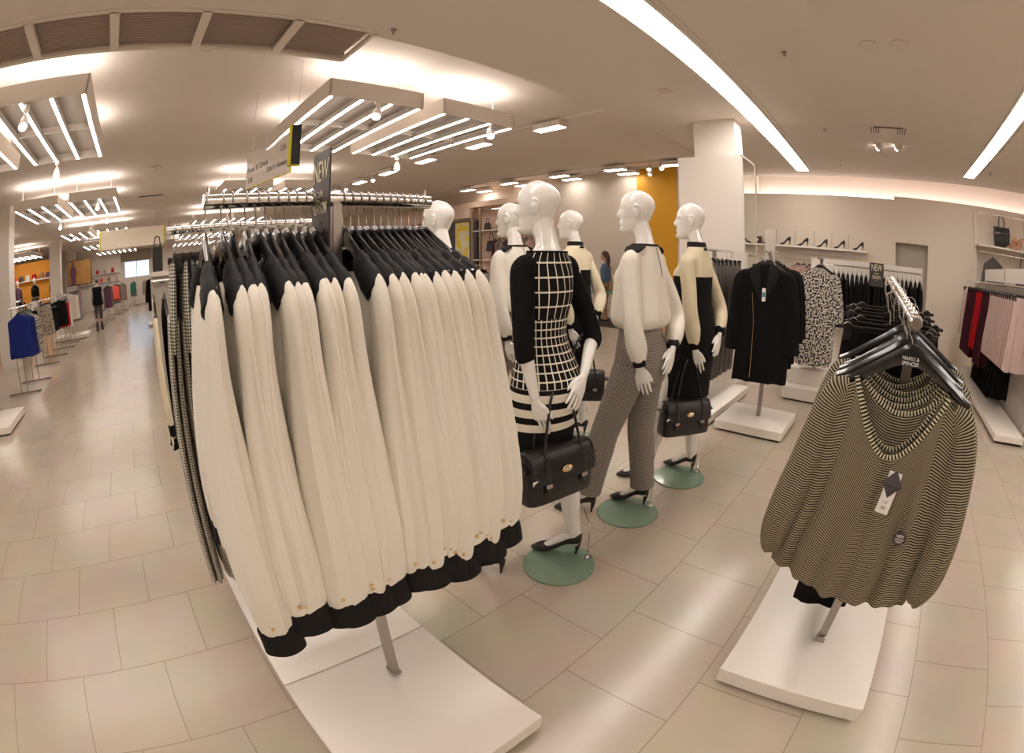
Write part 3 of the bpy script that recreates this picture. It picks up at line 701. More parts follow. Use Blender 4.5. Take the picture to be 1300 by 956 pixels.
def ear(b, c, yaw, s, sc=1.0):
    R = Matrix.Rotation(yaw, 3, 'Z'); P = []
    for k in range(13):
        a = -2.4+4.6*k/12; P.append(Vector(c)+(R @ Vector((s*(.080+.004*math.sin(a)), -.006+.014*math.cos(a+PI), -.002+.028*math.sin(a))))*sc)
    b.sweep(P, .0055, .0055, 8, up=(0, 0, 1)); b.ell(Vector(c)+(R @ Vector((s*.076, -.002, -.004)))*sc, (.010, .014, .022), 10, 6)
def hand(wrist, tip, palmn, side, curl=.35):
    """returns a builder: palm + five fingers; from wrist towards tip; palmn = palm normal; thumb leaves on side"""
    w = Vector(wrist); t = (Vector(tip)-w); L = t.length; t.normalize(); n = Vector(palmn); n = (n-t*n.dot(t)).normalized(); s = t.cross(n)*side; b = MB()
    b.sweep([w-t*.03, w, w+t*.022, w+t*.055, w+t*.088, w+t*.098], [.018, .019, .026, .037, .040, .033], [.018, .016, .015, .015, .013, .008], 14, up=tuple(s))
    for k, (off, ln) in enumerate([(.030, .078), (.0105, .087), (-.010, .082), (-.029, .066)]):
        base = w+t*(.085 if k in (1, 2) else .078)+s*off; spread = (off*.55)
        P = [base-t*.02]; d = (t+s*spread*2.2).normalized(); p = base
        for j, fr in enumerate((.45, .30, .25)):
            d = (Matrix.Rotation(-curl*(.35+.45*j)*(1 if True else 1), 3, s) @ d if False else (d+n*curl*(.25+.35*j)).normalized()); P.append(p); p = p+d*(ln*fr)
        P.append(p); b.sweep(smoothpath([tuple(q) for q in P], 2), [.0088, .0088, .0085, .0082, .0078, .0074, .0068, .0058, .0035], [.0085, .0085, .0080, .0078, .0074, .0070, .0064, .0055, .003], 10, up=tuple(s))
    p0 = w+t*.028+s*.022; P = [p0-s*.012-t*.01, p0+s*.006+t*.01, p0+s*.019+t*.036+n*.008, p0+s*.024+t*.060+n*.014, p0+s*.024+t*.072+n*.016]
    b.sweep([tuple(q) for q in P], [.012, .0125, .010, .0085, .004], [.012, .012, .0095, .008, .004], 10, up=tuple(n))
    return b
def at_ring(z, cx, cy, rx, ry, n=40, p=1.0):
    out = []
    for i in range(n):
        th = 2*PI*i/n+PI/2; c, s = math.cos(th), math.sin(th)
        out.append((cx+rx*(abs(c)**p)*(1 if c > 0 else -1), cy+ry*(abs(s)**p)*(1 if s > 0 else -1), z))
    return out
#      z     cx   cy    rx    ry
TORSO = [(.90, 0, .00, .120, .085), (.95, 0, -.005, .158, .108), (1.00, 0, -.008, .165, .115), (1.06, 0, .00, .150, .102), (1.14, 0, .01, .122, .085), (1.20, 0, .015, .110, .078), (1.27, 0, .012, .118, .082), (1.34, 0, .012, .132, .095), (1.40, 0, .012, .140, .104), (1.46, 0, .0, .140, .086), (1.505, 0, -.008, .130, .064), (1.535, 0, -.012, .100, .055), (1.565, 0, -.012, .062, .048)]
class Pose:
    lsh = (-.152, -.010, 1.480); lel = (-.190, -.055, 1.170); lwr = (-.155, -.085, .955); ltip = (-.110, -.115, .760)
    rsh = (.152, -.010, 1.480); rel = (.200, -.110, 1.180); rwr = (.065, -.165, 1.030); rtip = (-.060, -.185, .880)
    rhip = (.085, .0, .93); rkn = (.105, .025, .53); ran = (.122, -.025, .125); rheel = (.125, -.050); rtoe = (.085, .190)
    lhip = (-.085, .0, .93); lkn = (-.125, .125, .54); lan = (-.135, .195, .120); lheel = (-.125, .170); ltoe = (-.235, .385)
    yaw = .45
def body_mesh(P, name, m, voxel=.005, legs=True):
    b = MB()
    b.loft([at_ring(*r, n=28) for r in smoothpath(TORSO, 2)])
    for s in (-1, 1): b.ell((s*.062, .082, 1.385), (.052, .045, .055), 14, 10)
    for s in (-1, 1): b.ell((s*.065, -.050, .975), (.080, .060, .085), 14, 10)
    for sh, el, wr in ((P.lsh, P.lel, P.lwr), (P.rsh, P.rel, P.rwr)):
        sgn = 1 if sh[0] > 0 else -1; sh2 = (sh[0]-sgn*.07, sh[1], sh[2]+.012)
        mid = tuple((a*.55+c*.45) for a, c in zip(sh, el)); fm = tuple((a*.7+c*.3) for a, c in zip(el, wr))
        Q = smoothpath([(*sh2, .040), (*sh, .041), (*mid, .036), (*el, .031), (*fm, .030), (*wr, .0195)], 4)
        b.sweep([q[:3] for q in Q], [q[3] for q in Q], [q[3] for q in Q], 16, up=(0, 0, 1) if False else (1, 0, 0))
    if legs:
        for hp, kn, an, heel, toe in ((P.rhip, P.rkn, P.ran, P.rheel, P.rtoe), (P.lhip, P.lkn, P.lan, P.lheel, P.ltoe)):
            hp2 = (hp[0]*.85, hp[1], hp[2]+.03); q1 = tuple(a*.6+c*.4 for a, c in zip(hp, kn)); q2 = tuple(a*.72+c*.28 for a, c in zip(kn, an)); q2 = (q2[0], q2[1]-.014, q2[2])
            Q = smoothpath([(*hp2, .085), (*hp, .088), (*q1, .072), (*kn, .050), (*q2, .055), (*(a*.3+c*.7 for a, c in zip(kn, an)), .043), (*an, .036)], 4)
            b.sweep([q[:3] for q in Q], [q[3] for q in Q], [q[3] for q in Q], 18, up=(1, 0, 0))
            H = Vector((*heel, 0)); T = Vector((*toe, 0)); F = T-H
            pts = [Vector(an)+Vector((0, 0, .03)), Vector(an), H+F*.12+Vector((0, 0, .128)), H+F*.38+Vector((0, 0, .100)), H+F*.62+Vector((0, 0, .058)), H+F*.80+Vector((0, 0, .030))]
            b.sweep([tuple(p) for p in pts], [.034, .034, .030, .029, .028, .018], [.034, .038, .034, .024, .016, .008], 14, up=tuple(Vector((-F.y, F.x, 0)).normalized()))
            b.ell(H+F*.06+Vector((0, 0, .098)), (.026, .026, .03), 12, 8)
    hc = (0, .040, 1.742)
    nb = Vector((0, -.016, 1.55)); nt = Vector((0, .012, 1.67))
    b.sweep([tuple(nb-Vector((0, 0, .03))), tuple(nb), tuple(nb*.5+nt*.5), tuple(nt+Vector((0, .006, 0))), tuple(nt+Vector((0, .026, .035)))], [.085, .058, .047, .046, .034], [.060, .050, .047, .048, .034], 20, up=(1, 0, 0))
    b.loft(headrings(hc, P.yaw)); ear(b, hc, P.yaw, -1); ear(b, hc, P.yaw, 1)
    return remesh(b, voxel, name, m, 2)
def limb(b, pts, n=18, fold=None, k=4):
    Q = smoothpath(pts, k); b.sweep([q[:3] for q in Q], [q[3] for q in Q], [q[3] for q in Q], n, up=(1, 0, 0), fold=fold); return b
def lerp3(a, c, t): return tuple(p+(q-p)*t for p, q in zip(a, c))
BODY = {}
def mannequin(kind, label, loc, sc=1.0, group='white mannequins in black and cream', rz=0.0, shift=None):
    t = thing('mannequin', label, 'mannequin', loc, rz, group); t.scale = (sc,)*3; P = Pose()
    if kind == 'grid': pass
    if kind == 'grid': P.lan = (-.215, .085, .120); P.lkn = (-.155, .070, .54); P.lheel = (-.205, .070); P.ltoe = (-.330, .275); P.yaw = .50
    if kind == 'grid': P.ran = (.165, -.085, .125); P.rkn = (.125, -.02, .53); P.rheel = (.17, -.11); P.rtoe = (.055, .120)
    if kind == 'block': P.rtoe = (.13, .20)
    if kind not in BODY: BODY[kind] = body_mesh(P, 'mannequin_body', M['manq'])
    obj('body', BODY[kind], None, t)
    bl = hand(P.lwr, P.ltip, (.9, .2, 0), 1, .22); obj('hand', remesh(bl, .0026, 'hand', M['manq'], 1), None, t)
    bl = hand(P.rwr, P.rtip, (.1, .9, -.1), -1, .16); obj('hand', remesh(bl, .0026, 'hand', M['manq'], 1), None, t)
    for heel, toe in ((P.rheel, P.rtoe), (P.lheel, P.ltoe)):
        obj('shoe', pump(MB(), heel, toe, ground=.013 if heel == P.rheel else 0.0), M['patent'], t)
    b = MB(); b.cyl((0, 0, .0), (0, 0, .009), .185, n=64); obj('glass_base', b, M['glassg'], t)
    b = MB(); x, y = .130, -.085
    b.cyl((x, y, .009), (x, y, .022), .020, n=14); b.cyl((x, y, .02), (x, y, .055), .008, n=10); b.cyl((x, y, .05), (x, y, .21), .0035, n=8); b.cyl((x, y, .21), (x-.01, y+.045, .32), .004, n=8); obj('support_rod', b, M['chrome'], t)
    def grow(T, dr): return [(z, cx, cy, rx+dr, ry+dr) for z, cx, cy, rx, ry in T]
    rnd = random.Random(hash(kind) % 1 + 3)
    if kind in ('grid', 'block'):
        if kind == 'grid': T = [(.56, -.01, .035, .172, .150), (.60, -.01, .035, .173, .152), (.75, -.005, .025, .174, .150), (.90, 0, -.002, .178, .150), (1.0, 0, -.015, .176, .142), (1.06, 0, -.006, .160, .124), (1.14, 0, .008, .134, .100), (1.20, 0, .015, .122, .090), (1.27, 0, .013, .128, .094), (1.34, 0, .016, .142, .116), (1.395, 0, .020, .148, .126), (1.46, 0, .0, .148, .096), (1.500, 0, -.008, .140, .076), (1.530, 0, -.012, .122, .066), (1.548, 0, -.012, .108, .062)]
        else: T = [(.62, 0, .02, .185, .150), (.66, 0, .02, .187, .150), (.80, 0, .012, .190, .146), (1.0, 0, -.012, .184, .142), (1.14, 0, .0, .168, .122), (1.27, 0, .008, .160, .112), (1.395, 0, .015, .160, .124), (1.46, 0, .0, .156, .100), (1.505, 0, -.008, .146, .080), (1.54, 0, -.012, .115, .066), (1.575, 0, -.010, .070, .062)]
        b = MB(); b.loft([at_ring(*r, n=48) for r in smoothpath(T, 3)], urep=.868)
        d = obj('dress', b, M['grid' if kind == 'grid' else 'block'], t)
    if kind == 'grid':
        for sh, el, wr in ((P.lsh, P.lel, P.lwr), (P.rsh, P.rel, P.rwr)):
            sg = 1 if sh[0] > 0 else -1; e = lerp3(el, wr, .22)
            b = MB(); limb(b, [(sh[0]-sg*.05, sh[1], sh[2]+.016, .040), (sh[0]-sg*.015, sh[1], sh[2]+.004, .050), (sh[0], sh[1], sh[2]-.03, .050), (*lerp3(sh, el, .5), .046), (*el, .041), (*e, .040)], fold=lambda v, th: 1+.03*math.sin(4*th+9*v)); obj('sleeve', b, M['black'], d)
        b = MB(); pts = [Vector(p) for p in at_ring(1.548, 0, -.012, .109, .063, 32)]; pts = pts+pts[:2]; b.sweep([tuple(p) for p in pts], .004, .004, 6, up=(0, 0, 1)); obj('neck_binding', b, M['black'], d)
    if kind == 'block':
        m2 = M['creamw']
        for sh, el, wr in ((P.lsh, P.lel, P.lwr), (P.rsh, P.rel, P.rwr)):
            sg = 1 if sh[0] > 0 else -1; e = lerp3(el, wr, .86)
            b = MB(); limb(b, [(sh[0]-sg*.05, sh[1], sh[2]+.020, .042), (sh[0]-sg*.012, sh[1], sh[2]+.006, .050), (sh[0]+sg*.006, sh[1], sh[2]-.04, .051), (*lerp3(sh, el, .55), .047), (*el, .047), (*lerp3(el, wr, .5), .048), (*e, .034)], n=22, fold=lambda v, th: 1+.05*math.sin(3*th+14*v)*v); obj('sleeve', b, m2, d)
            b = MB(); limb(b, [(*lerp3(el, wr, .80), .037), (*lerp3(el, wr, .99), .033)], k=2); obj('cuff', b, M['black'], d)
        b = MB(); b.loft([at_ring(*r, n=32) for r in [(1.555, 0, -.012, .078, .066), (1.575, 0, -.008, .068, .064), (1.605, 0, -.004, .062, .062), (1.608, 0, -.004, .055, .056)]]); obj('collar', b, M['satin'], d)
    if kind == 'blouse':
        T = [(1.13, 0, .005, .150, .110), (1.145, 0, .005, .178, .138), (1.18, 0, .005, .192, .155), (1.24, 0, .008, .186, .150), (1.34, 0, .014, .172, .134), (1.40, 0, .016, .168, .128), (1.46, 0, .002, .160, .102), (1.505, 0, -.008, .146, .080), (1.54, 0, -.012, .116, .066), (1.56, 0, -.012, .088, .062)]
        b = MB(); rings = []
        for r in smoothpath(T, 3):
            ring = at_ring(*r, n=56); v = max(0, (1.42-r[0])/.3)
            rings.append([(x*(1+.03*v*math.sin(i*.9)), y*(1+.03*v*math.cos(i*1.3)), z) for i, (x, y, z) in enumerate(ring)])
        b.loft(rings); d = obj('blouse', b, M['cream'], t)
        for sh, el, wr in ((P.lsh, P.lel, P.lwr), (P.rsh, P.rel, P.rwr)):
            sg = 1 if sh[0] > 0 else -1; e = lerp3(el, wr, .88)
            b = MB(); limb(b, [(sh[0]-sg*.05, sh[1], sh[2]+.016, .042), (sh[0]-sg*.012, sh[1], sh[2]+.002, .050), (sh[0]+sg*.006, sh[1], sh[2]-.05, .051), (*lerp3(sh, el, .55), .049), (*el, .050), (*lerp3(el, wr, .55), .053), (*e, .035)], n=26, fold=lambda v, th: 1+.07*math.sin(4*th+10*v)*v); obj('sleeve', b, M['cream'], d)
            b = MB(); limb(b, [(*lerp3(el, wr, .82), .036), (*lerp3(el, wr, 1.0), .033)], k=2); obj('cuff', b, M['satin'], d)
            b = MB(); b.sweep(smoothpath([(sg*.080, -.012, 1.553), (sg*.105, -.011, 1.545), (sg*.130, -.010, 1.528), (sg*.150, -.010, 1.512)], 3), [.050, .054, .056, .056, .055, .053, .048, .040, .030, .012][:10], [.012]*10, 18, up=(0, 1, 0)); obj('shoulder_inset', b, M['satin'], d)
        b = MB(); pts = [Vector(p) for p in at_ring(1.562, 0, -.012, .089, .063, 32)]; pts = pts+pts[:2]; b.sweep([tuple(p) for p in pts], .006, .006, 6, up=(0, 0, 1)); obj('neck_binding', b, M['satin'], d)
        b = MB(); b.sweep([(.004, -.080, 1.55), (.004, -.091, 1.505), (.004, -.104, 1.46), (.004, -.116, 1.40)], .002, .002, 6); obj('back_slit', b, M['greyc'], d)
        t2 = MB(); t2.loft([at_ring(*r, n=40) for r in smoothpath([(.84, 0, -.012, .150, .118), (.92, 0, -.016, .176, .138), (1.0, 0, -.016, .176, .138), (1.08, 0, .0, .156, .112), (1.16, 0, .01, .132, .098), (1.20, 0, .012, .124, .092)], 2)]); tr = obj('trousers', t2, M['houndt'], t)
        for hp, kn, an in ((P.rhip, P.rkn, P.ran), (P.lhip, P.lkn, P.lan)):
            b = MB(); an2 = (an[0], an[1]+.01, .145)
            limb(b, [(hp[0], hp[1], hp[2]+.03, .098), (*hp, .100), (*lerp3(hp, kn, .5), .088), (*kn, .080), (*lerp3(kn, an2, .3), .078), (*lerp3(kn, an2, .6), .074), (*an2, .076)], n=24); obj('leg', b, M['houndt'], tr)
    if shift:
        for c in kids(t):
            if not c.name.startswith(('glass_base', 'support_rod')): c.location = (shift[0], shift[1], 0)
    return t

# ---------------------------------------------------------------- people
def person(label, loc, rz, sc, hairm, topm, legm, vest=None, walk=.12, longhair=False, slim=1.0, arms=None, bagm=None):
    t = thing('person', label, 'person', loc, rz); t.scale = (sc,)*3; P = Pose(); P.yaw = 0
    P.lsh = (-.175, -.01, 1.46); P.rsh = (.175, -.01, 1.46); P.lel = (-.235, -.04, 1.17); P.lwr = (-.235, .04, .93); P.ltip = (-.225, .09, .78)
    P.rel = (.235, -.05, 1.17); P.rwr = (.235, .02, .93); P.rtip = (.225, .06, .78)
    if arms: P.lel, P.lwr, P.ltip = arms
    P.rhip = (.09, 0, .92); P.lhip = (-.09, 0, .92); P.rkn = (.095, walk*.7, .50); P.ran = (.09, walk, .09); P.rheel = (.09, walk-.05); P.rtoe = (.10, walk+.20)
    P.lkn = (-.095, -walk*.3, .50); P.lan = (-.09, -walk*1.4, .10); P.lheel = (-.09, -walk*1.4-.05); P.ltoe = (-.10, -walk*1.4+.20)
    obj('body', body_mesh(P, 'person_body', M['skin'], .011), None, t)
    for wr, tip, s in ((P.lwr, P.ltip, 1), (P.rwr, P.rtip, -1)):
        obj('hand', remesh(hand(wr, tip, (1 if s > 0 else -1, 0, 0), s, .4), .004, 'hand', M['skin'], 1), None, t)
    b = MB(); T = [(.90, 0, .0, .155, .12), (1.0, 0, 0, .17, .125), (1.2, 0, .01, .155, .115), (1.38, 0, .012, .175, .13), (1.46, 0, 0, .175, .105), (1.51, 0, -.008, .160, .085), (1.555, 0, -.012, .075, .065)]
    T = [(z, a, c, rx*slim, ry*slim) for z, a, c, rx, ry in T]
    b.loft([at_ring(*r, n=28) for r in smoothpath(T, 2)])
    for sh, el, wr in ((P.lsh, P.lel, P.lwr), (P.rsh, P.rel, P.rwr)):
        sg = 1 if sh[0] > 0 else -1; limb(b, [(sh[0]-sg*.05, sh[1], sh[2]+.02, .045), (*sh, .062), (*lerp3(sh, el, .5), .054), (*el, .048), (*lerp3(el, wr, .93), .036)])
    obj('shirt', b, M[topm], t)
    if vest:
        b = MB(); b.loft([at_ring(z, a, c, rx*slim+.012, ry*slim+.012, 28) for z, a, c, rx, ry in smoothpath(T[:-1]+[(1.545, 0, -.012, .105, .075)], 2)]); obj('vest', b, M[vest], t)
    b = MB(); b.loft([at_ring(*r, n=24) for r in [(.82, 0, 0, .15, .12), (.92, 0, 0, .172, .13), (1.02, 0, 0, .165, .122), (1.06, 0, 0, .15, .112)]])
    for hp, kn, an in ((P.rhip, P.rkn, P.ran), (P.lhip, P.lkn, P.lan)): limb(b, [(hp[0], hp[1], hp[2]+.02, .10), (*hp, .102), (*lerp3(hp, kn, .5), .086), (*kn, .068), (*lerp3(kn, an, .6), .058), (an[0], an[1]+.01, an[2]-.045, .068)])
    obj('trousers', b, M[legm], t)
    for heel, toe in ((P.rheel, P.rtoe), (P.lheel, P.ltoe)):
        b = MB(); H = Vector((*heel, 0)); F = Vector((*toe, 0))-H
        b.sweep([tuple(H+F*f+Vector((0, 0, z))) for f, z in ((-.1, .045), (.05, .05), (.4, .045), (.75, .03), (1.0, .022))], [.03, .038, .040, .046, .02], [.03, .048, .045, .03, .015], 12, up=tuple(Vector((-F.y, F.x, 0)).normalized())); obj('shoe', b, M['patent'], t)
    b = MB(); b.ell((0, .010, 1.775), (.088, .108, .098), 20, 12)
    if longhair: b.sweep([(0, -.04, 1.80), (0, -.075, 1.70), (0, -.085, 1.60), (0, -.08, 1.50), (0, -.075, 1.44)], [.07, .085, .09, .085, .05], [.05, .05, .045, .035, .02], 16, up=(1, 0, 0))
    else: b.v = [Vector((v.x, v.y-.018, v.z)) for v in b.v]
    obj('hair', b, M[hairm], t)
    return t
# ================================================================ placement: mannequins and bags
mannequin('grid', 'front mannequin in windowpane dress, nearest of all mannequins', (1.53, 1.21, 0), .978, shift=(-.045, .085))
mannequin('blouse', 'mannequin in cream blouse and fine houndstooth trousers, middle of the front row', (2.20, 1.23, 0))
mannequin('block', 'mannequin in cream and black block dress before the white column', (2.83, 1.19, 0))
mannequin('grid', 'rear mannequin in windowpane dress seen behind the rail of cream blouses', (1.58, 2.13, 0), .978)
mannequin('blouse', 'rear mannequin in cream blouse with black shoulder insets, half hidden by the front one', (2.26, 2.24, 0))
mannequin('block', 'rear mannequin in cream and black block dress, behind the middle of the row', (2.92, 2.24, 0))
BAG = make_bag()
def bag(x, y, z, rz, label, tilt=0.0, s=1.0): return BAG.place(label, (x, y, z), (0, tilt, rz), 'black leather handbags held by the mannequins', s, 'handbag')
bag(1.43, 1.18, .485, -.17, 'black leather handbag with gold oval clasp hanging before the front windowpane dress', 0, .98)
bag(2.675, 1.14, .405, -.62, 'black leather handbag with gold oval clasp held by the mannequin before the column', 0, .93)
bag(2.80, 2.06, .42, -.9, 'black leather handbag held low by the rear block-dress mannequin', 0, .95)

# ================================================================ front rack of blouses
def rail_obj(x0, x1, y, z, parent, r=.018, pins=True):
    b = MB(); b.cyl((x0, y, z), (x1, y, z), r, n=24); R = obj('rail', b, M['chrome'], parent)
    if pins:
        for x in (x0+.012, x1-.012): b = MB(); b.cyl((x, y, z+r-.002), (x, y, z+r+.016), .0035, n=8); obj('end_pin', b, M['chrome'], parent)
def sign_new(name, label, loc, rz, w, h, lines, parent=None, cat='sign'):
    t = thing(name, label, cat, loc, rz)
    b = MB(); b.box(-w/2, w/2, -.002, .002, 0, h, bev=.0008); obj('board', b, M['signd'], t)
    for k, (s, z, size, m) in enumerate(lines):
        text('lettering', s, size, M[m], t, (0, -.0028, z), (PI/2, 0, 0), sx=.56)
    return t
# rack 1: world coordinates relative to its post foot
t = thing('garment_rack', 'nearest chrome rack with a single rail full of cream blouses', 'clothes rack', (.47, 1.08, 0))
b = MB(); b.box(-.395, .235, -.50, .143, .02, .10, bev=.004); obj('base_plate', b, M['white'], t)
b = MB(); b.box(-.37, .21, -.47, .12, 0, .02); obj('plinth', b, M['dark'], t)
b = MB(); b.box(-.0125, .0125, -.020, .020, .10, 1.64, bev=.002); obj('post', b, M['steel'], t)
b = MB(); b.box(-.017, .017, -.026, .026, .10, .118, bev=.002); obj('post_socket', b, M['steel'], t)
rail_obj(-.335, .285, 0, 1.652, t)
sign_new('sign', 'tall dark NEW season sign standing up from the blouse rail', (.428, 1.065, 1.30), -PI/2, .108, .468,
     [('NEW', .415, .074, 'txtw'), ('for the', .362, .024, 'txtw'), ('SEASON', .325, .040, 'txtw'), ('autumn', .290, .012, 'txtd2'), ('collection 2013', .272, .012, 'txtd2'), ('*', .225, .02, 'txtw')])
HG = make_hanger()
BL = [make_blouse(s) for s in (1, 2, 3, 4)]
xs = [.142, .182, .205, .240, .268, .292, .318, .342, .366, .390, .412] + [.492, .515, .538, .560, .583, .603, .624, .645, .665, .688, .710, .732]
rnd = random.Random(7)
for i, x in enumerate(xs):
    u = (x-.45)/.30; ry = -.055*u+rnd.uniform(-.014, .014); rz = rnd.uniform(-.09, .09)-.03*u; zz = 1.652
    side = f'{ORD[i]} from the left end' if i < 11 else f'{ORD[len(xs)-1-i]} from the right end'
    HG.place(f'black plastic hanger on the front blouse rail, {side}', (x, 1.08, zz), (0, ry*.4, rz), 'hangers on the front blouse rail', cat='hanger')
    BL[i % 4].place(f'cream blouse with black yoke and cuffs on the front rail, {side}', (x, 1.08, zz), (0, ry, rz), 'cream blouses on the front rail', (1, 1, 1+rnd.uniform(-.02, .012)), 'blouse')
# rack 2 behind it
t = thing('garment_rack', 'second chrome rack right behind the blouse rack, with houndstooth trousers', 'clothes rack', (.42, 1.72, 0))
b = MB(); b.box(-.345, .285, -.490, .34, .02, .10, bev=.004); obj('base_plate', b, M['white'], t)
b = MB(); b.box(-.32, .26, -.46, .31, 0, .02); obj('plinth', b, M['dark'], t)
b = MB(); b.box(-.0125, .0125, -.020, .020, .10, 1.64, bev=.002); obj('post', b, M['steel'], t)
rail_obj(-.345, .33, 0, 1.652, t, r=.015)
TH = make_hanger(clips=True, half=.19, tr=.015)
TR = [make_trousers(s) for s in (21, 22)]
for i, x in enumerate((.105, .135, .17, .205)):
    TH.place(f'clip hanger on the second rail holding houndstooth trousers, {ORD[i]} from the left', (x, 1.72, 1.652), (0, 0, rnd.uniform(-.05, .05)), 'clip hangers on the second rail', cat='hanger')
    TR[i % 2].place(f'black and cream houndstooth trousers on the second rail, {ORD[i]} from the left', (x, 1.72, 1.652), (0, (.06, .03, .0, 0)[i], rnd.uniform(-.05, .05)), 'houndstooth trousers on the second rail', cat='trousers')
HB = make_hung('blouse', 'blouse', 'cream', 31, L=.75, w=.20, slv=.68, cuffm='satin')
for i, x in enumerate((.26, .31, .36, .42, .48, .54, .60, .66)):
    HG.place(f'black plastic hanger on the second rail, {ORD[i]} after the trousers', (x, 1.72, 1.652), (0, 0, 0), 'hangers on the second rail', cat='hanger')
    HB.place(f'cream blouse hidden behind the front blouses, {ORD[i]} after the houndstooth trousers', (x, 1.72, 1.652), (0, 0, 0), 'cream blouses on the second rail', cat='blouse')
# rack 3: cream and black dresses with a display plinth
t = thing('garment_rack', 'third rack on the aisle side, with a grey end panel and cream dresses', 'clothes rack', (.42, 3.0, 0))
b = MB(); b.box(-.30, .40, -.40, .45, .02, .10, bev=.004); obj('base_plate', b, M['white'], t)
b = MB(); b.box(-.0125, .0125, -.020, .020, .10, 1.50, bev=.002); obj('post', b, M['steel'], t)
rail_obj(-.40, .42, 0, 1.47, t, r=.014)
HD = make_hung('dress', 'dress', 'creamw', 33, L=.86, w=.19, slv=.62, cuffm='black', hem='black', tk=.016)
HC = make_hung('dress', 'dress', 'black', 34, L=.95, w=.19, slv=None, tk=.02)
for i, x in enumerate((.03, .10, .17)):
    HG.place(f'black hanger on the aisle-side third rail, {ORD[i]} from the aisle', (x, 3.0, 1.47), (0, 0, .05*i), 'hangers on the third rail', cat='hanger')
    (HD, HC, HD)[i].place(['cream wool dress with black cuffs, outermost on the third rail', 'black dress behind the outermost cream dress on the third rail', 'cream wool dress third from the aisle on the third rail'][i], (x, 3.0, 1.47), (0, 0, .05*i), 'dresses on the third rail', cat='dress')
t = thing('display_plinth', 'white shelf on a grey panel beyond the houndstooth trousers', 'display stand', (.22, 4.5, 0))
b = MB(); b.box(-.2, .5, -.02, .02, 0, 1.50); obj('panel', b, M['grey'], t)
b = MB(); b.box(-.2, .5, -.2, .2, 1.50, 1.54); obj('shelf', b, M['white'], t)
t = thing('tote_bag', 'narrow black tote bag on the white shelf beyond the trousers', 'handbag', (.10, 4.45, 1.54))
b = MB(); b.box(-.05, .05, -.05, .05, 0, .22, bev=.008); obj('body', b, M['leather'], t)
b = MB(); b.sweep(smoothpath([(-.03, 0, .22), (-.02, 0, .30), (.02, 0, .30), (.03, 0, .22)], 4), .006, .006, 8, up=(0, 1, 0)); obj('handle', b, M['leather'], t)

# ================================================================ striped tops on the waterfall arm
t = thing('garment_rack', 'low rack with white base and sloping chrome arm carrying the striped tops', 'clothes rack', (1.58, -.14, 0))
b = MB(); b.box(-.325, .62, -.30, .335, .02, .10, bev=.004); obj('base_plate', b, M['white'], t)
b = MB(); b.box(-.29, .59, -.27, .30, 0, .02); obj('plinth', b, M['dark'], t)
b = MB(); b.box(-.012, .012, -.018, .018, .10, 1.385, bev=.002); obj('post', b, M['steel'], t)
b = MB(); b.box(-.022, .014, -.022, .022, .10, .135, bev=.003); obj('post_socket', b, M['steel'], t)
A0 = Vector((1.265, -.125, 1.388)); A1 = Vector((2.15, -.070, 1.478)); dA = (A1-A0)
b = MB(); o = Vector((1.58, -.14, 0)); b.sweep([tuple(A0-o), tuple(A0-o+dA*.02), tuple(A0-o+dA*.5), tuple(A1-o)], [.018, .020, .020, .020], [.013, .015, .015, .015], 20, up=(0, 1, 0)); arm = obj('arm', b, M['chrome'], t)
for k in range(14):
    p = A0-o+dA*(.05+k*.065); b = MB(); b.ell((p.x, p.y, p.z+.016), (.008, .010, .012), 8, 6); obj('ball_stop', b, M['chrome'], arm)
b = MB(); p = A0-o; b.cyl((p.x-.006, p.y, p.z), (p.x+.01, p.y, p.z), .016, n=20); obj('end_cap', b, M['chrome'], arm)
HS = make_hanger(drop=-.072, half=.205, brand=True, tr=.019)
ST = make_top()
def onarm(f): return A0+dA*f-Vector((0, 0, 0.002))
for i, f in enumerate((.03, .09, .15, .21, .28, .35)):
    p = onarm(f); rz = (-.06, .02, -.03, .05, -.02, .10)[i]-.05; yy = (0, .010, .004, -.012, .008, -.02)[i]
    HS.place(f'black printed hanger on the sloping arm, {ORD[i]} from the front', (p.x, p.y+yy, p.z), (0, 0, rz), 'hangers on the sloping arm', cat='hanger')
    o2 = ST.place(['front striped batwing blouse with price tag and round NEW sticker'][0] if i == 0 else f'striped batwing blouse, {ORD[i]} from the front of the sloping arm', (p.x, p.y+yy, p.z), (.05 if i == 0 else 0, 0, rz), 'striped batwing blouses', cat='blouse')
    if i == 0:
        first_top = o2
p = onarm(.03)
t = thing('price_tag', 'white price tag with orange square and dark folded diamond card at the striped neckline', 'tag', (p.x-.062, p.y-.012, p.z-.46)); t.rotation_euler = (0.10, .05, -.05)
b = MB(); b.box(-.0008, .0008, -.021, .021, -.035, .085); obj('card', b, M['paper'], t)
b = MB(); b.box(-.0018, -.0009, -.012, .009, .022, .042); obj('orange_square', b, M['oran'], t)
b = MB(); v = [(-.003, 0, .092), (-.003, -.032, .052), (-.003, 0, .012), (-.003, .032, .052), (-.012, 0, .052)]
b.v = [Vector(q) for q in v]+[Vector((-.0015, q[1], q[2])) for q in v[:4]]
for q in ((0, 1, 4), (1, 2, 4), (2, 3, 4), (3, 0, 4), (0, 5, 6, 1), (1, 6, 7, 2), (2, 7, 8, 3), (3, 8, 5, 0), (8, 7, 6, 5)): b.face(q)
obj('folded_card', b, M['card2'], t, smooth=False)
text('price_print', '1.3', .012, M['txtd'], t, (-.0015, 0, -.002), (PI/2, 0, -PI/2)); text('price_print', '£25', .011, M['txtd'], t, (-.0015, 0, -.018), (PI/2, 0, -PI/2))
t = thing('round_sticker', 'round dark sticker reading NEW improved fabric on the front striped top', 'sticker', (p.x-.070, p.y-.095, p.z-.555)); t.rotation_euler = (0, .04, -.05)
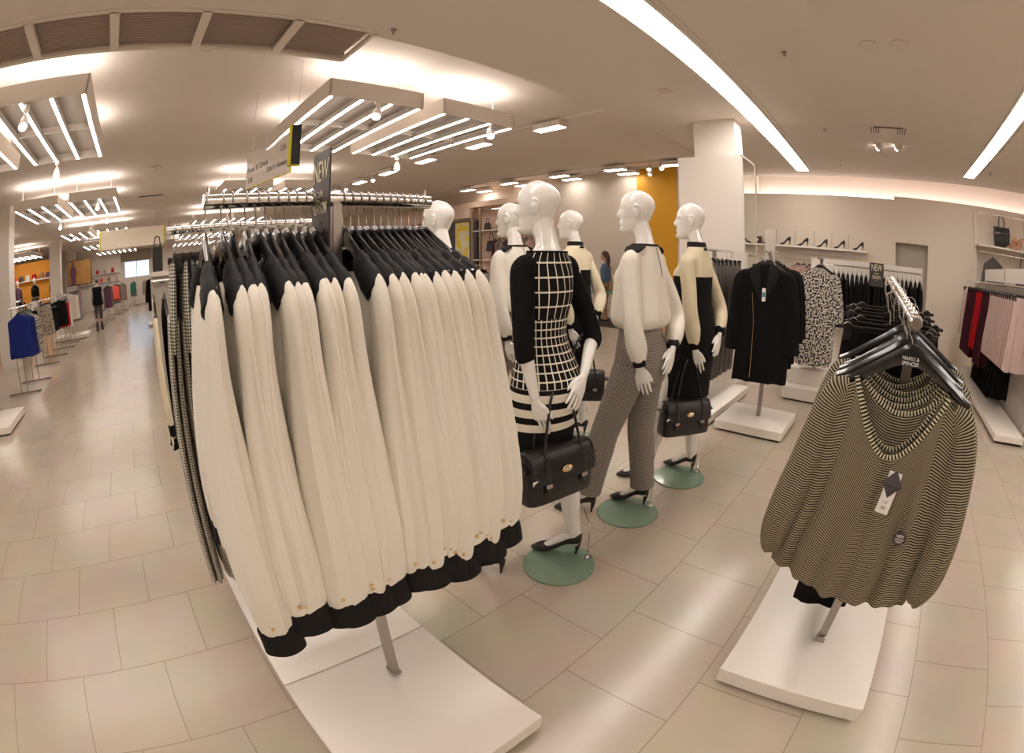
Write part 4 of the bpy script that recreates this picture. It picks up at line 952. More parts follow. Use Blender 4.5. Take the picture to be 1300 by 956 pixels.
b = MB(); b.cyl((0, 0, 0), (-.0012, 0, 0), .022, n=28); obj('disc', b, M['signd'], t)
for k, (s, z, sz) in enumerate((('NEW', .007, .013), ('IMPROVED', -.003, .0075), ('FABRIC', -.0105, .0075))): text('lettering', s, sz, M['paper'], t, (-.0017, 0, z), (PI/2, 0, -PI/2), sx=.85)
BT = make_trousers(41, 'black', L=1.06, w=.175, label='black_trousers')
BH = make_hanger(clips=True, half=.19, tr=.019)
for i, f in enumerate((.42, .50, .58, .66, .74, .82, .90)):
    p = onarm(f); rz = (.10, -.05, .06, -.02, .08, 0, .05)[i]; s = (.04, .02, -.01, .03, 0, .02, -.02)[i]
    BH.place(f'black clip hanger behind the striped tops, {ORD[i]} from the front', (p.x, p.y+s, p.z), (0, 0, rz), 'clip hangers on the sloping arm', cat='hanger')
    BT.place(f'black trousers behind the striped tops, {ORD[i]} from the front', (p.x, p.y+s, p.z), (0, 0, rz), 'black trousers on the sloping arm', cat='trousers')

# ================================================================ black coats rack and grey trousers
def simple_rack(name, label, x, y, w0, w1, d0, d1, ztop, railx=None, raily=None, post=True, zb=.10):
    t = thing(name, label, 'clothes rack', (x, y, 0))
    b = MB(); b.box(w0, w1, d0, d1, .02, zb, bev=.004); obj('base_plate', b, M['white'], t)
    b = MB(); b.box(w0+.03, w1-.03, d0+.03, d1-.03, 0, .02); obj('plinth', b, M['dark'], t)
    if post:
        b = MB(); b.box(-.013, .013, -.02, .02, zb, ztop, bev=.002); obj('post', b, M['steel'], t)
    if railx: b = MB(); b.cyl((railx[0], 0, ztop), (railx[1], 0, ztop), .014, n=14); obj('rail', b, M['chrome'], t)
    if raily: b = MB(); b.cyl((0, raily[0], ztop), (0, raily[1], ztop), .014, n=14); obj('rail', b, M['chrome'], t)
    return t
t = simple_rack('garment_rack', 'white-based rack with black coats before the mirror', 4.24, 1.02, -.34, .30, -.33, .33, 1.60, railx=(-.28, .34))
b = MB(); b.box(-.03, -.026, -.05, .05, 1.50, 1.80); obj('sign_holder', b, M['acry'], t)
def make_coat(seed):
    t = thing('black_coat', 'x', 'coat'); rnd = random.Random(seed)
    b = MB(); panel(b, [(-.115, .07, .03), (-.13, .10, .04), (-.18, .19, .05), (-.22, .215, .055), (-.45, .215, .06), (-.8, .235, .07), (-1.12, .25, .075)], rnd, amp=.010, waves=3, urep=1.0); bd = obj('body', b, M['black'], t)
    for s in (-1, 1):
        b = MB(); sleeve(b, s, rnd, L=.66, y0=.165, z0=-.20, w0=.06, w1=.07, t0=.05, t1=.055, out=.035, gather=False, n=16); obj('sleeve', b, M['black'], t)
        b = MB(); b.sweep(smoothpath([(-.045, s*.075, -.115), (-.062, s*.082, -.20), (-.066, s*.06, -.30), (-.066, s*.02, -.42)], 3), [.010, .012, .012, .006, .006, .006, .006, .006, .006, .004], [.03, .035, .042, .045, .045, .04, .032, .022, .012, .005], 10, up=(1, 0, 0)); obj('lapel', b, M['satin'], t)
    b = MB(); b.sweep([(-.068, .10, -.36), (-.072, .075, -.60), (-.080, .07, -1.08)], .0015, .0022, 6); obj('zip', b, M['gold'], t)
    b = MB(); b.box(-.078, -.076, -.022, .010, -.42, -.31); tg = obj('swing_tag', b, M['paper'], t)
    b = MB(); b.box(-.080, -.0785, -.018, .006, -.385, -.345); obj('teal_mark', b, M['teal'], tg)
    return Proto(t)
CO = make_coat(51); HGc = make_hanger(tr=.014)
for i, (dx, dy, rz, rot) in enumerate([(-.20, .02, .10, 0), (-.04, -.03, -.12, 0), (.14, -.05, -.15, 0), (.27, -.02, -.1, 0)]):
    HGc.place(f'black hanger on the coat rack, {ORD[i]} from the front', (4.24+dx, 1.02, 1.60), (0, 0, rz), 'hangers on the coat rack', cat='hanger')
    CO.place(f'black coat on the white-based rack, {ORD[i]} from the front', (4.24+dx, 1.02, 1.60), (0, 0, rz), 'black coats on the rack', (1, 1.0, (1.0, 1.02, .92, .90)[i]), 'coat')
t = simple_rack('garment_rack', 'white-based rack with grey trousers left of the black coats', 4.6, 1.72, -.75, .62, -.30, .30, 1.60, railx=(-.5, .6))
GT = make_trousers(61, 'grayt', L=1.16, w=.17, label='grey_trousers')
TG = make_hanger(clips=True, half=.18, tr=.014)
for i, x in enumerate((4.16, 4.26, 4.38, 4.50, 4.64, 4.80, 4.96)):
    TG.place(f'black clip hanger above grey trousers, {ORD[i]} from the viewer', (x, 1.70, 1.60), (0, 0, .1-.03*i), 'clip hangers of the grey trousers', cat='hanger')
    GT.place(f'grey flannel trousers left of the black coats, {ORD[i]} from the viewer', (x, 1.70, 1.60), (0, 0, .1-.03*i), 'grey flannel trousers', (1.6, 1, 1), 'trousers')

# ================================================================ print dress, black tops gondola
t = simple_rack('garment_rack', 'small rack with the black and white print dress', 5.62, .70, -.32, .35, -.32, .32, 1.60, railx=(-.30, .2), zb=.16)
b = MB(); b.box(-.12, .30, -.30, .30, .16, .34, bev=.004); obj('upper_plinth', b, M['white'], t)
PD = make_hung('print_dress', 'dress', 'bw', 71, L=1.08, w=.205, slv=.5, tk=.03, flare=1.02)
for i, dx in enumerate((-.24, -.10, .04)):
    HGc.place(f'black hanger of the print dresses, {ORD[i]} from the front', (5.62+dx, .70, 1.60), (0, 0, .12), 'hangers of the print dresses', cat='hanger')
    PD.place(f'black and white print dress beside the black coats, {ORD[i]} from the front', (5.62+dx, .70, 1.60), (0, 0, .12), 'black and white print dresses', cat='dress')
b = MB(); b.box(5.375, 5.378, .69, .71, 1.20, 1.26); o = obj('swing_tag', b, M['oran']); tag(o, 'small orange and white swing tag on the print dress', 'tag')
t = thing('gondola', 'white gondola panel with a rail of black tops', 'display stand', (7.1, .15, 0))
b = MB(); b.box(0, .03, -.9, .9, 0, 1.635); obj('panel', b, M['white'], t)
b = MB(); b.box(-.6, .03, -.9, .9, .02, .12); obj('base_plate', b, M['white'], t)
b = MB(); b.cyl((-.32, -.88, 1.555), (-.32, .72, 1.555), .012, n=12); obj('rail', b, M['chrome'], t)
for y in (-.8, 0, .6): b = MB(); b.cyl((-.32, y, 1.555), (.01, y, 1.57), .008, n=8); obj('bracket', b, M['chrome'], t)
BK = make_hung('black_jumper', 'jumper', 'black', 81, L=.72, w=.20, slv=.6, tk=.030)
HGb = make_hanger(tr=.012)
for i in range(20):
    y = -.68+i*.070; rz = PI/2+rnd.uniform(-.08, .08)
    HGb.place(f'black hanger on the gondola rail, {ORD[i]} from the right', (6.78, y, 1.555), (0, 0, rz), 'hangers on the gondola rail', cat='hanger')
    BK.place(f'black jumper on the gondola rail, {ORD[i]} from the right', (6.78, y, 1.555), (0, 0, rz), 'black jumpers on the gondola rail', cat='jumper')
sign_new('sign', 'small dark NEW season sign on the gondola rail', (6.55, .0, 1.33), -PI/2, .21, .30, [('NEW', .235, .125, 'txtw'), ('for the', .165, .04, 'txtw'), ('SEASON', .115, .062, 'txtw'), ('collection', .08, .02, 'txtd2')])

# ================================================================ shoe wall
t = thing('wall_shelf', 'long white shelf on the beige wall carrying black heels', 'shelf', (9.4, 1.42, 1.84))
b = MB(); b.box(-.30, 0, -1.22, 1.16, 0, .035, bev=.003); obj('board', b, M['white'], t)
b = MB(); b.box(-.02, 0, -1.22, 1.16, -.10, 0); obj('back_rail', b, M['trimw'], t)
for i, (x, y) in enumerate([(1.91, 0), (1.54, 0), (1.14, 0), (.78, 0), (.39, 0), (2.27, 0)]):
    b = MB(); pump(b, (9.22, x-.10), (9.24, x+.13), hh=.10, ground=1.875, sc=1.15)
    o = obj('high_heel', b, M['patent']); tag(o, f'black high-heeled shoe on the long wall shelf, {["second", "third", "fourth", "fifth", "sixth", "first"][i]} from the left', 'shoe', 'high heels on the long wall shelf')
t = thing('box_bag', 'small dark box bag at the left end of the shoe shelf', 'handbag', (9.22, 2.50, 1.875))
b = MB(); b.box(-.05, .05, -.09, .09, 0, .14, bev=.006); obj('body', b, M['brownbag'], t)
b = MB(); b.box(-.056, -.05, -.03, .03, .05, .10, bev=.002); obj('clasp', b, M['gold'], t)
for i, y in enumerate((2.12, 1.72, 1.32, .95, .6)):
    t = thing('price_holder', f'thin upright price holder rod on the shoe shelf, {ORD[i]} from the left', 'price holder', (9.30, y, 1.875), group='price holder rods')
    b = MB(); b.cyl((0, 0, 0), (0, 0, .30), .006, n=6); obj('rod', b, M['steel'], t)
    b = MB(); b.cyl((0, 0, 0), (0, 0, .006), .02, n=12); obj('foot', b, M['steel'], t)
t = thing('wall_rail', 'chrome rail under the shoe shelf with lace tops', 'clothes rail', (9.1, 1.4, 1.62))
b = MB(); b.cyl((0, -1.0, 0), (0, 1.1, 0), .013, n=10); obj('rail', b, M['chrome'], t)
for y in (-.9, 0, 1.0): b = MB(); b.cyl((0, y, 0), (.30, y, .02), .008, n=8); obj('bracket', b, M['chrome'], t)
LT = make_hung('lace_blouse', 'blouse', 'lace', 91, L=.75, w=.21, slv=.45, tk=.03); CTp = make_hung('cream_jumper', 'jumper', 'cream', 92, L=.85, w=.2, slv=.5, tk=.03)
for i, (y, k, rz) in enumerate([(1.62, 0, .2), (1.50, 0, .5), (1.38, 0, 1.2), (1.28, 0, 1.4), (2.2, 1, 0), (2.35, 1, .3), (.85, 1, .9), (.7, 1, 1.2)]):
    HGb.place(f'black hanger under the shoe shelf, {ORD[i]} of those', (9.1, y, 1.62), (0, 0, rz), 'hangers under the shoe shelf', cat='hanger')
    (LT, CTp)[k].place((f'pink lace top under the shoe shelf, {ORD[i]} from the left' if k == 0 else f'cream top under the shoe shelf, {ORD[i-4]} from the column side'), (9.1, y, 1.62), (0, 0, rz), ('pink lace tops', 'cream tops under the shelf')[k], cat='blouse')

# ================================================================ gondola and wall shelves at the right
t = thing('gondola', 'long white gondola at the right with rail of pink skirts', 'display stand', (7.1, -2.0, 0))
b = MB(); b.box(-2.05, 2.0, -.18, .26, .03, .10, bev=.004); obj('plinth', b, M['white'], t)
b = MB(); b.box(-2.0, 1.95, -.18, .22, 0, .03); obj('plinth_base', b, M['dark'], t)
b = MB(); b.box(-2.05, 2.0, -.24, -.21, .03, 1.60); obj('panel', b, M['grey'], t)
b = MB(); b.box(-1.9, 1.3, -.20, -.18, 1.62, 1.80); obj('fascia_board', b, M['white'], t)
for x in (-1.9, -.1, 1.3):
    b = MB(); b.box(x-.015, x+.015, -.21, -.18, .10, 1.80); obj('upright', b, M['chrome'], t)
for z, y in ((1.575, .05), (.92, -.02)):
    b = MB(); b.cyl((-1.95, y, z), (2.05, y, z), .012, n=10)
    for x in (-1.5, 0, 1.3): b.cyl((x, y, z), (x, -.20, z), .008, n=8)
    obj('rail', b, M['chrome'], t)
t = thing('shelf_unit', 'chrome and white shelf unit with bags on the wall at the far right', 'shelf', (9.4, -2.2, 0))
for y in (0, -1.25, -2.5):
    b = MB(); b.box(-.05, -.01, y-.02, y+.02, .6, 2.88); obj('upright', b, M['trimw'], t)
for z in (2.22, 1.56): b = MB(); b.box(-.42, -.02, -2.5, .02, z, z+.028); obj('shelf', b, M['white'], t)
for z, x in ((2.80, -.35), (2.13, -.30)):
    b = MB(); b.cyl((x, -2.5, z), (x, 0, z), .014, n=10)
    for y in (-2.4, -1.25, -.1): b.cyl((x, y, z), (-.02, y, z), .009, n=8)
    obj('rail', b, M['chrome'], t)
HGr = make_hanger(tr=.012)
kinds = {k: make_hung(nm, ct, mt, sd, L=L, w=.17, tk=.018, top='skirt', flare=1.3, amp=.022) for k, nm, ct, mt, sd, L in (('pink', 'pink_skirt', 'skirt', 'pink', 101, .78), ('maroon', 'maroon_trousers', 'trousers', 'maroon', 102, 1.0), ('red', 'red_skirt', 'skirt', 'red', 103, .85), ('black', 'black_trousers', 'trousers', 'black', 104, .62))}
TB = make_hanger(clips=True, half=.15, tr=.012)
seq = [(5.35+.11*i, 'pink') for i in range(12)]+[(6.78+.10*i, 'maroon') for i in range(4)]+[(7.25, 'red'), (7.4, 'red'), (7.52, 'red')]+[(7.65+.11*i, 'maroon') for i in range(7)]+[(8.75, 'pink')]
cnt = {}
for x, k in seq:
    cnt[k] = cnt.get(k, 0)+1; nm = {'pink': 'pale pink pleated skirt', 'maroon': 'dark maroon trousers', 'red': 'red skirt'}[k]; rz = rnd.uniform(-.15, .15)
    lb = f'{nm} on the right gondola rail, {ORD[cnt[k]-1]} from the near end'
    TB.place(f'clip hanger on the right gondola rail, above the {nm}, {ORD[cnt[k]-1]}', (x, -1.95, 1.575), (0, 0, rz), 'clip hangers on the right gondola', cat='hanger'); kinds[k].place(lb, (x, -1.95, 1.575), (0, 0, rz), nm+' rows on the right wall', cat='skirt' if k != 'maroon' else 'trousers')
for i in range(8): kinds['black'].place(f'black trousers on the low rail of the right gondola, {ORD[i]} from the near end', (6.3+i*.16, -2.05, .92), (0, 0, rnd.uniform(-.1, .1)), 'black trousers on the low rail', cat='trousers')
def tote(loc, rz, mt, label, s=1.0):
    t = thing('tote_bag', label, 'handbag', loc, rz, 'tote bags on the right wall shelves'); t.scale = (s*.85, s*.85, s)
    b = MB(); rings = []
    for z, w, d in ((0, .15, .05), (.01, .155, .055), (.14, .165, .05), (.27, .17, .02)): rings.append([(w*(abs(math.cos(2*PI*i/24))**.4)*(1 if math.cos(2*PI*i/24) > 0 else -1), d*(abs(math.sin(2*PI*i/24))**.6)*(1 if math.sin(2*PI*i/24) > 0 else -1), z) for i in range(24)])
    b.loft(rings); obj('body', b, M[mt], t)
    b = MB(); b.box(-.167, .167, -.048, .048, .17, .20, bev=.004); obj('band', b, M['brownbag'], t)
    for y in (-.02, .02):
        b = MB(); b.sweep(smoothpath([(-.06, y, .25), (-.055, y, .36), (0, y, .43), (.055, y, .36), (.06, y, .25)], 5), .006, .006, 8, up=(0, 1, 0)); obj('handle', b, M[mt], t)
tote((9.18, -2.78, 2.25), PI/2, 'leather', 'tall black tote bag with dark red band on the top right shelf', 1.35)
tote((9.16, -3.30, 1.59), PI/2, 'brownbag', 'dark red tote bag on the lower right wall shelf', 1.3)
for i, x in enumerate((-3.06, -3.20)):
    b = MB(); b.v = []; pump(b, (0, -.05), (0, .14), hh=.09); M4 = Matrix.Translation((9.15, x, 2.25)) @ Matrix.Rotation(.2+.3*i, 4, 'Z') @ Matrix.Scale(1.5, 4); b.v = [M4 @ v for v in b.v]
    o = obj('nude_shoe', b, M['nude']); tag(o, f'nude pink high heel on the top right shelf, {"right" if i == 0 else "left"} shoe of the pair', 'shoe', 'pair of nude heels')
JK = make_hung('grey_jacket', 'jacket', 'trou', 111, L=.52, w=.20, slv=.5, tk=.05)
for i, x in enumerate((-2.55, -4.2)):
    HGr.place(f'hanger of the dark jacket under the top right shelf, {ORD[i]}', (9.10, x, 2.13), (0, 0, .15), 'hangers of the dark jackets', cat='hanger')
    JK.place(f'dark grey jacket hanging below the top right shelf, {"left of the red tote" if i == 0 else "at the picture edge"}', (9.10, x, 2.13), (0, 0, .15), 'dark jackets', cat='jacket')

# ================================================================ aisle signs
t = thing('hanging_sign', 'frosted hanging direction sign reading Food & Drink, Stairs down', 'sign', (1.325, 4.95, 2.40), PI/2+.21)
b = MB(); b.box(-.53, .53, -.006, .006, 0, .41); obj('panel', b, M['acry'], t)
b = MB(); b.box(-.536, -.530, -.01, .01, 0, .41); b.box(-.53, .53, -.01, .01, -.006, 0); obj('trim', b, M['yel'], t)
for s, x, z in (('Food & Drink', .22, .20), ('Lift', .40, .08), ('Stairs down', -.24, .12), ('Lift', -.38, .28)):
    text('lettering', s, .095, M['txtd'], t, (x, .009, z), (PI/2, 0, PI))
for x in (-.4, .4): b = MB(); b.cyl((x, 0, .41), (x, 0, ZF-2.40), .002, n=6); obj('wire', b, M['steel'], t)
t = thing('hanging_sign', 'black end of a hanging aisle sign with yellow edges', 'sign', (1.44, 4.30, 2.44), -.3)
b = MB(); b.box(-.045, .045, -.02, .02, 0, .40); obj('end_board', b, M['signd2'], t)
b = MB(); b.box(-.075, -.045, -.02, .02, -.012, .40); b.box(-.075, .045, -.02, .02, -.012, 0); obj('trim', b, M['yel'], t)
b = MB(); b.cyl((0, 0, .40), (0, 0, ZF-2.44), .002, n=6); obj('wire', b, M['steel'], t)
t = thing('hanging_sign', 'wide translucent sign with yellow ends hanging across the aisle', 'sign', (-.45, 12.6, 2.30), .05)
b = MB(); b.box(-.90, .90, -.012, .012, 0, .46); obj('panel', b, M['glowp'], t)
b = MB(); b.box(-.94, -.90, -.02, .02, -.01, .47); obj('trim', b, M['yel'], t)
b = MB(); b.box(.90, .94, -.02, .02, -.01, .47); obj('trim', b, M['yel'], t)
for x in (-.7, .7): b = MB(); b.cyl((x, 0, .46), (x, 0, ZF-2.30), .003, n=6); obj('wire', b, M['steel'], t)
# ================================================================ aisle, left: T-foot racks
def trail_rack(x, y, label, L=1.1, z=1.35):
    t = thing('rail_stand', label, 'clothes rack', (x, y, 0))
    for yy in (0, L):
        b = MB(); b.box(-.36, .36, yy-.02, yy+.02, .01, .035); b.box(-.34, -.30, yy-.04, yy+.04, 0, .01); b.box(.30, .34, yy-.04, yy+.04, 0, .01); obj('foot', b, M['steel'], t)
        for dx in (-.07, .07):
            b = MB(); b.cyl((dx, yy, .03), (dx, yy, z), .011, n=8); obj('post', b, M['steel'], t)
    for dx in (-.07, .07):
        b = MB(); b.cyl((dx, -.15, z), (dx, L+.15, z), .012, n=8); obj('rail', b, M['chrome'], t)
    return t
GH = make_hanger(tr=.012)
GK = dict(
    blue=make_hung('blue_jumper', 'jumper', 'blue', 201, L=.66, w=.26, slv=None, tk=.03, top='shoulder', flare=1.1, amp=.014),
    dots=make_hung('dotted_skirt', 'skirt', 'dots', 202, L=.62, w=.24, top='skirt', tk=.03, flare=1.15, amp=.014),
    black=make_hung('black_skirt', 'skirt', 'black', 203, L=.62, w=.22, top='skirt', tk=.03, flare=1.1, amp=.012),
    red=make_hung('red_jumper', 'jumper', 'red', 204, L=.68, w=.22, tk=.03, flare=1.1),
    white=make_hung('white_jumper', 'jumper', 'whitec', 205, L=.75, w=.22, tk=.03, flare=1.1),
    grey=make_hung('grey_dress', 'dress', 'greyc', 206, L=.85, w=.21, tk=.03, flare=1.15),
    print_=make_hung('print_blouse', 'blouse', 'bw', 207, L=.70, w=.22, slv=.5, tk=.03, flare=1.1),
    taupe=make_hung('taupe_dress', 'dress', 'taupe', 208, L=.8, w=.21, tk=.03, flare=1.1),
    coral=make_hung('coral_jumper', 'jumper', 'coral', 209, L=.62, w=.21, tk=.03, flare=1.1),
    green=make_hung('green_jumper', 'jumper', 'green', 210, L=.62, w=.21, tk=.03, flare=1.1),
    plum=make_hung('plum_dress', 'dress', 'purple', 211, L=.85, w=.21, tk=.03, flare=1.1),
    pinkt=make_hung('pink_jumper', 'jumper', 'pink', 212, L=.62, w=.21, tk=.03, flare=1.1))
NMS = dict(blue='royal blue jumper', dots='beige skirt with dark dots', black='black skirt', red='bright red jumper', white='white jumper', grey='grey dress', print_='black and white print blouse', taupe='taupe dress', coral='coral jumper', green='dark green jumper', plum='plum dress', pinkt='pale pink jumper')
def fill(x, y0, keys, where, z=1.35, step=.09, rz=0.0, hang=True, along='y', jit=.12):
    for i, k in enumerate(keys):
        c = (x, y0+i*step) if along == 'y' else (x+i*step, y0)
        r = (PI/2 if along == 'y' else 0)+rnd.uniform(-jit, jit)+rz
        p = (c[0], c[1], z); lb = f'{NMS[k]} {where}, {ORD[i]} from front'
        if hang: GH.place(f'hanger {where}, {ORD[i]} from front', p, (0, 0, r), f'hangers {where}', cat='hanger')
        GK[k].place(lb, p, (0, 0, r), f'clothes {where}', cat=NMS[k].split()[-1] if k != 'dots' else 'skirt')
trail_rack(-2.68, 8.1, 'steel T-foot rack with royal blue tops', L=1.0)
fill(-2.55, 7.95, ['blue']*4+['print_']*4+['black']*2, 'on the blue-top rack')
trail_rack(-2.85, 10.95, 'steel T-foot rack with dotted skirts', L=1.2)
fill(-2.80, 10.8, ['dots']*4+['black']*8, 'on the dotted-skirt rack')
trail_rack(-2.85, 13.45, 'steel T-foot rack with red tops', L=1.0)
fill(-2.78, 13.0, ['black']*3+['red']*4+['white']*5, 'on the red-top rack')
t = simple_rack('garment_rack', 'white-based rack beyond the T-foot racks', -2.9, 15.7, -.65, .62, -.55, .55, 1.45, raily=(-.6, .7), zb=.12)
fill(-2.8, 15.2, ['white']*6+['grey']*7, 'on the white-based left rack', z=1.45)
t = simple_rack('garment_rack', 'white platform rack at the left edge with print tops', -2.95, 6.1, -.55, .66, -.35, .62, 1.35, raily=(-.4, .8), zb=.10)
fill(-2.98, 5.85, ['print_', 'black', 'print_', 'white', 'print_', 'black'], 'on the platform rack at the left edge', z=1.38, step=.13)
for j, (y, ks) in enumerate([(18.6, ['white', 'grey', 'grey', 'plum', 'taupe', 'grey']), (20.8, ['plum', 'plum', 'taupe', 'grey', 'black', 'grey', 'coral']), (23.2, ['coral', 'red', 'green', 'taupe', 'grey', 'black', 'plum']), (25.8, ['taupe', 'coral', 'green', 'red', 'plum', 'pinkt'])]):
    trail_rack(-2.3+.22*j, y, f'far steel rack along the left of the aisle, {ORD[j]} beyond the walking man', L=.9, z=1.45)
    fill(-2.22+.22*j, y-.1, ks, f'on the {ORD[j]} far aisle rack', z=1.45, step=.17)
for j, (x, y) in enumerate([(-1.0, 28.6), (-.2, 29.0), (.5, 28.2)]):
    trail_rack(x, y, f'rack before the far window, {ORD[j]} from the left', L=.8, z=1.45)
    fill(x, y-.1, [['green', 'taupe', 'black', 'white'], ['taupe', 'red', 'coral', 'black'], ['red', 'plum', 'black', 'coral']][j], f'on the {ORD[j]} rack before the window', z=1.45, step=.2, hang=False, rz=.5)
# right of the aisle: black coats
t = simple_rack('garment_rack', 'rack of black coats on the right side of the aisle', .25, 15.9, -.35, .6, -.4, .5, 1.60, raily=(-.5, .8))
for i in range(5): CO.place(f'black coat on the far aisle rack, {ORD[i]} from the near end', (.20, 15.5+i*.22, 1.60), (0, 0, PI/2), 'black coats on the far aisle rack', cat='coat')
t = simple_rack('garment_rack', 'rack of pale pink and cream tops along the right of the aisle', .45, 8.6, -.35, .6, -.9, .9, 1.45, raily=(-.9, .9))
fill(.42, 7.8, ['pinkt', 'pinkt', 'white', 'white', 'pinkt', 'white', 'taupe', 'white'], 'on the pale rack right of the aisle', z=1.45, step=.2)
# second row of racks further left
for j, (x, y, ks) in enumerate([(-4.6, 9.3, ['black', 'dots', 'white', 'grey', 'print_', 'black']), (-4.6, 13.2, ['plum', 'red', 'white', 'white', 'grey', 'print_']), (-4.9, 17.5, ['white', 'white', 'pinkt', 'grey', 'black']), (-6.6, 15.0, ['coral', 'plum', 'black', 'white', 'black', 'dots']), (-6.4, 20.2, ['black', 'plum', 'coral', 'black'])]):
    trail_rack(x, y, f'steel rack in the second row of the left hall, {ORD[j]} from the front', L=1.0, z=1.4)
    fill(x, y-.05, ks, f'on the {ORD[j]} second-row rack', z=1.4, step=.2)
for j, (x, y, ks) in enumerate([(1.9, 13.2, ['white', 'pinkt', 'taupe', 'white', 'grey']), (2.2, 18.6, ['coral', 'white', 'red', 'pinkt', 'taupe']), (1.4, 22.5, ['black', 'black', 'grey', 'white']), (-4.4, 25.6, ['taupe', 'white', 'coral', 'grey', 'red'])]):
    trail_rack(x, y, f'steel rack of mixed clothes deep in the hall, {ORD[j]} from the front', L=1.0, z=1.45)
    fill(x, y-.05, ks, f'on the {ORD[j]} deep-hall rack', z=1.45, step=.2)
# wooden picture panel and orange feature wall with display figures
t = thing('picture_board', 'dark orange wooden picture panel hanging above the left racks', 'picture', (-3.55, 22.3, 1.62))
b = MB(); b.box(-.62, .62, -.04, .04, 0, 1.02, bev=.01); obj('board', b, M['wood'], t)
b = MB(); b.box(-.66, .66, -.05, .05, -.04, 0); b.box(-.66, .66, -.05, .05, 1.02, 1.06); b.box(-.66, -.62, -.05, .05, 0, 1.02); b.box(.62, .66, -.05, .05, 0, 1.02); obj('frame', b, M['trou'], t)
b = MB(); b.loft([at_ring(z, -.33, -.07, rx, .02, 16) for z, rx in ((.02, .13), (.3, .12), (.45, .17), (.72, .15), (.78, .05), (.82, .045))]); b.ell((-.33, -.07, .90), (.06, .03, .085), 14, 8); obj('figure_relief', b, M['purple'], t)
for x in (-.5, .5): b = MB(); b.cyl((x, 0, 1.06), (x, 0, ZF-1.62), .006, n=6); obj('wire', b, M['steel'], t)
b = MB(); b.box(-9.5, -4.9, 24.0, 24.15, 0, 3.0); struct('wall_feature', b, M['orangel'])
for j, (x, y, m) in enumerate([(-7.1, 22.4, 'purple'), (-6.05, 22.2, 'black'), (-5.1, 22.6, 'trou')]):
    t = thing('mannequin', ['small distant mannequin in a plum check coat before the orange wall', 'small distant mannequin in black before the orange wall', 'small distant mannequin in charcoal by the pillar'][j], 'mannequin', (x, y, .35), PI, 'distant mannequins')
    b = MB(); b.box(-.4, .4, -.4, .4, -.35, 0); obj('podium', b, M['white'], t)
    obj('body', BODY['block'], None, t)
    b = MB(); b.loft([at_ring(*r, n=24) for r in [(.55, 0, 0, .2, .16), (.9, 0, 0, .19, .14), (1.2, 0, .01, .15, .11), (1.4, 0, .01, .17, .13), (1.5, 0, 0, .17, .09), (1.56, 0, 0, .08, .07)]])
    P = Pose()
    for sh, el, wr in ((P.lsh, P.lel, P.lwr), (P.rsh, P.rel, P.rwr)): limb(b, [(*sh, .06), (*el, .055), (*wr, .045)])
    obj('coat', b, M[m], t)
for i in range(9):
    m = ['red', 'tan', 'coral', 'brownbag', 'white', 'red', 'tan', 'purple', 'coral'][i]; m2 = 'whitec' if m == 'white' else m
    t = thing('small_bag', f'small {dict(brownbag="dark red", purple="plum").get(m, m)} bag on the orange wall shelf, {ORD[i]} from the left', 'handbag', (-8.6+i*.42, 23.85, 2.18), group='small bags on the orange wall')
    b = MB(); b.loft([at_ring(zz, 0, 0, w, d, 14, .5) for zz, w, d in ((0, .13, .06), (.14, .14, .05), (.25, .11, .02))]); obj('body', b, M[m2], t)
t = thing('wall_shelf', 'white shelf with small bags high on the orange wall', 'shelf', (-7, 23.85, 2.15))
b = MB(); b.box(-1.9, 1.9, -.15, .15, -.02, .03); obj('board', b, M['white'], t)
# pale wall bay with red and pink goods near the window
t = thing('shelving_bay', 'pale shelving bay with pink and red bags left of the far window', 'display stand', (-4.2, 30.7, 0))
b = MB(); b.box(-1.0, 2.3, 0, .25, 0, 2.9); obj('panel', b, M['wallp'], t)
for z in (1.55, 2.05): b = MB(); b.box(-.9, 2.2, -.35, 0, z, z+.03); obj('shelf', b, M['white'], t)
for i in range(11):
    m = ['coral', 'pink', 'red', 'pink', 'whitec', 'red', 'coral', 'pink', 'tan', 'red', 'pink'][i]
    x = -4.9+i*.27; z = 2.08 if i % 2 else 1.58
    t = thing('small_bag', f'small {dict(coral="coral", pink="pink", red="red", whitec="white", tan="tan")[m]} bag on the far pale shelving, {ORD[i]} from the left', 'handbag', (x, 30.5, z), group='small bags on the far shelving')
    b = MB(); b.loft([at_ring(zz, 0, 0, w, d, 14, .5) for zz, w, d in ((0, .10, .06), (.12, .11, .05), (.22, .09, .02))]); b.sweep(smoothpath([(-.05, 0, .2), (-.03, 0, .32), (.03, 0, .32), (.05, 0, .2)], 3), .008, .008, 6, up=(0, 1, 0)); obj('body', b, M[m], t)

# ================================================================ pink boutique bay on the far east wall
t = thing('boutique_bay', 'pale pink boutique bay with lit poster and bags on the far wall', 'display stand', (9.6, 10.5, 0))
b = MB(); b.box(-.35, 0, -2.5, 5.0, 2.96, 3.12); b.box(-.35, 0, -2.5, -2.38, 0, 2.96); b.box(-.03, 0, -2.4, 5.0, 0, 2.96); obj('frame', b, M['pinkw'], t)
b = MB(); b.box(-.36, -.03, .55, 4.9, 2.66, 2.96); obj('header', b, M['pinkw'], t)
text('lettering', 'per una', .26, M['nude2'], t, (-.37, 1.7, 2.80), (PI/2, 0, -PI/2))
b = MB(); b.box(-.12, -.03, .5, 3.6, .6, 2.60); obj('poster_board', b, M['signd'], t)
b = MB(); b.box(-.13, -.12, .85, 1.55, .7, 2.56); obj('lit_poster', b, M['poster'], t)
for y in (.42, .05): b = MB(); b.box(-.40, -.34, y-.035, y+.035, 0, 2.92); obj('upright', b, M['tan2'], t)
for z in (2.22, 1.35): b = MB(); b.box(-.38, -.03, -2.3, .40, z, z+.03); obj('shelf', b, M['white'], t)
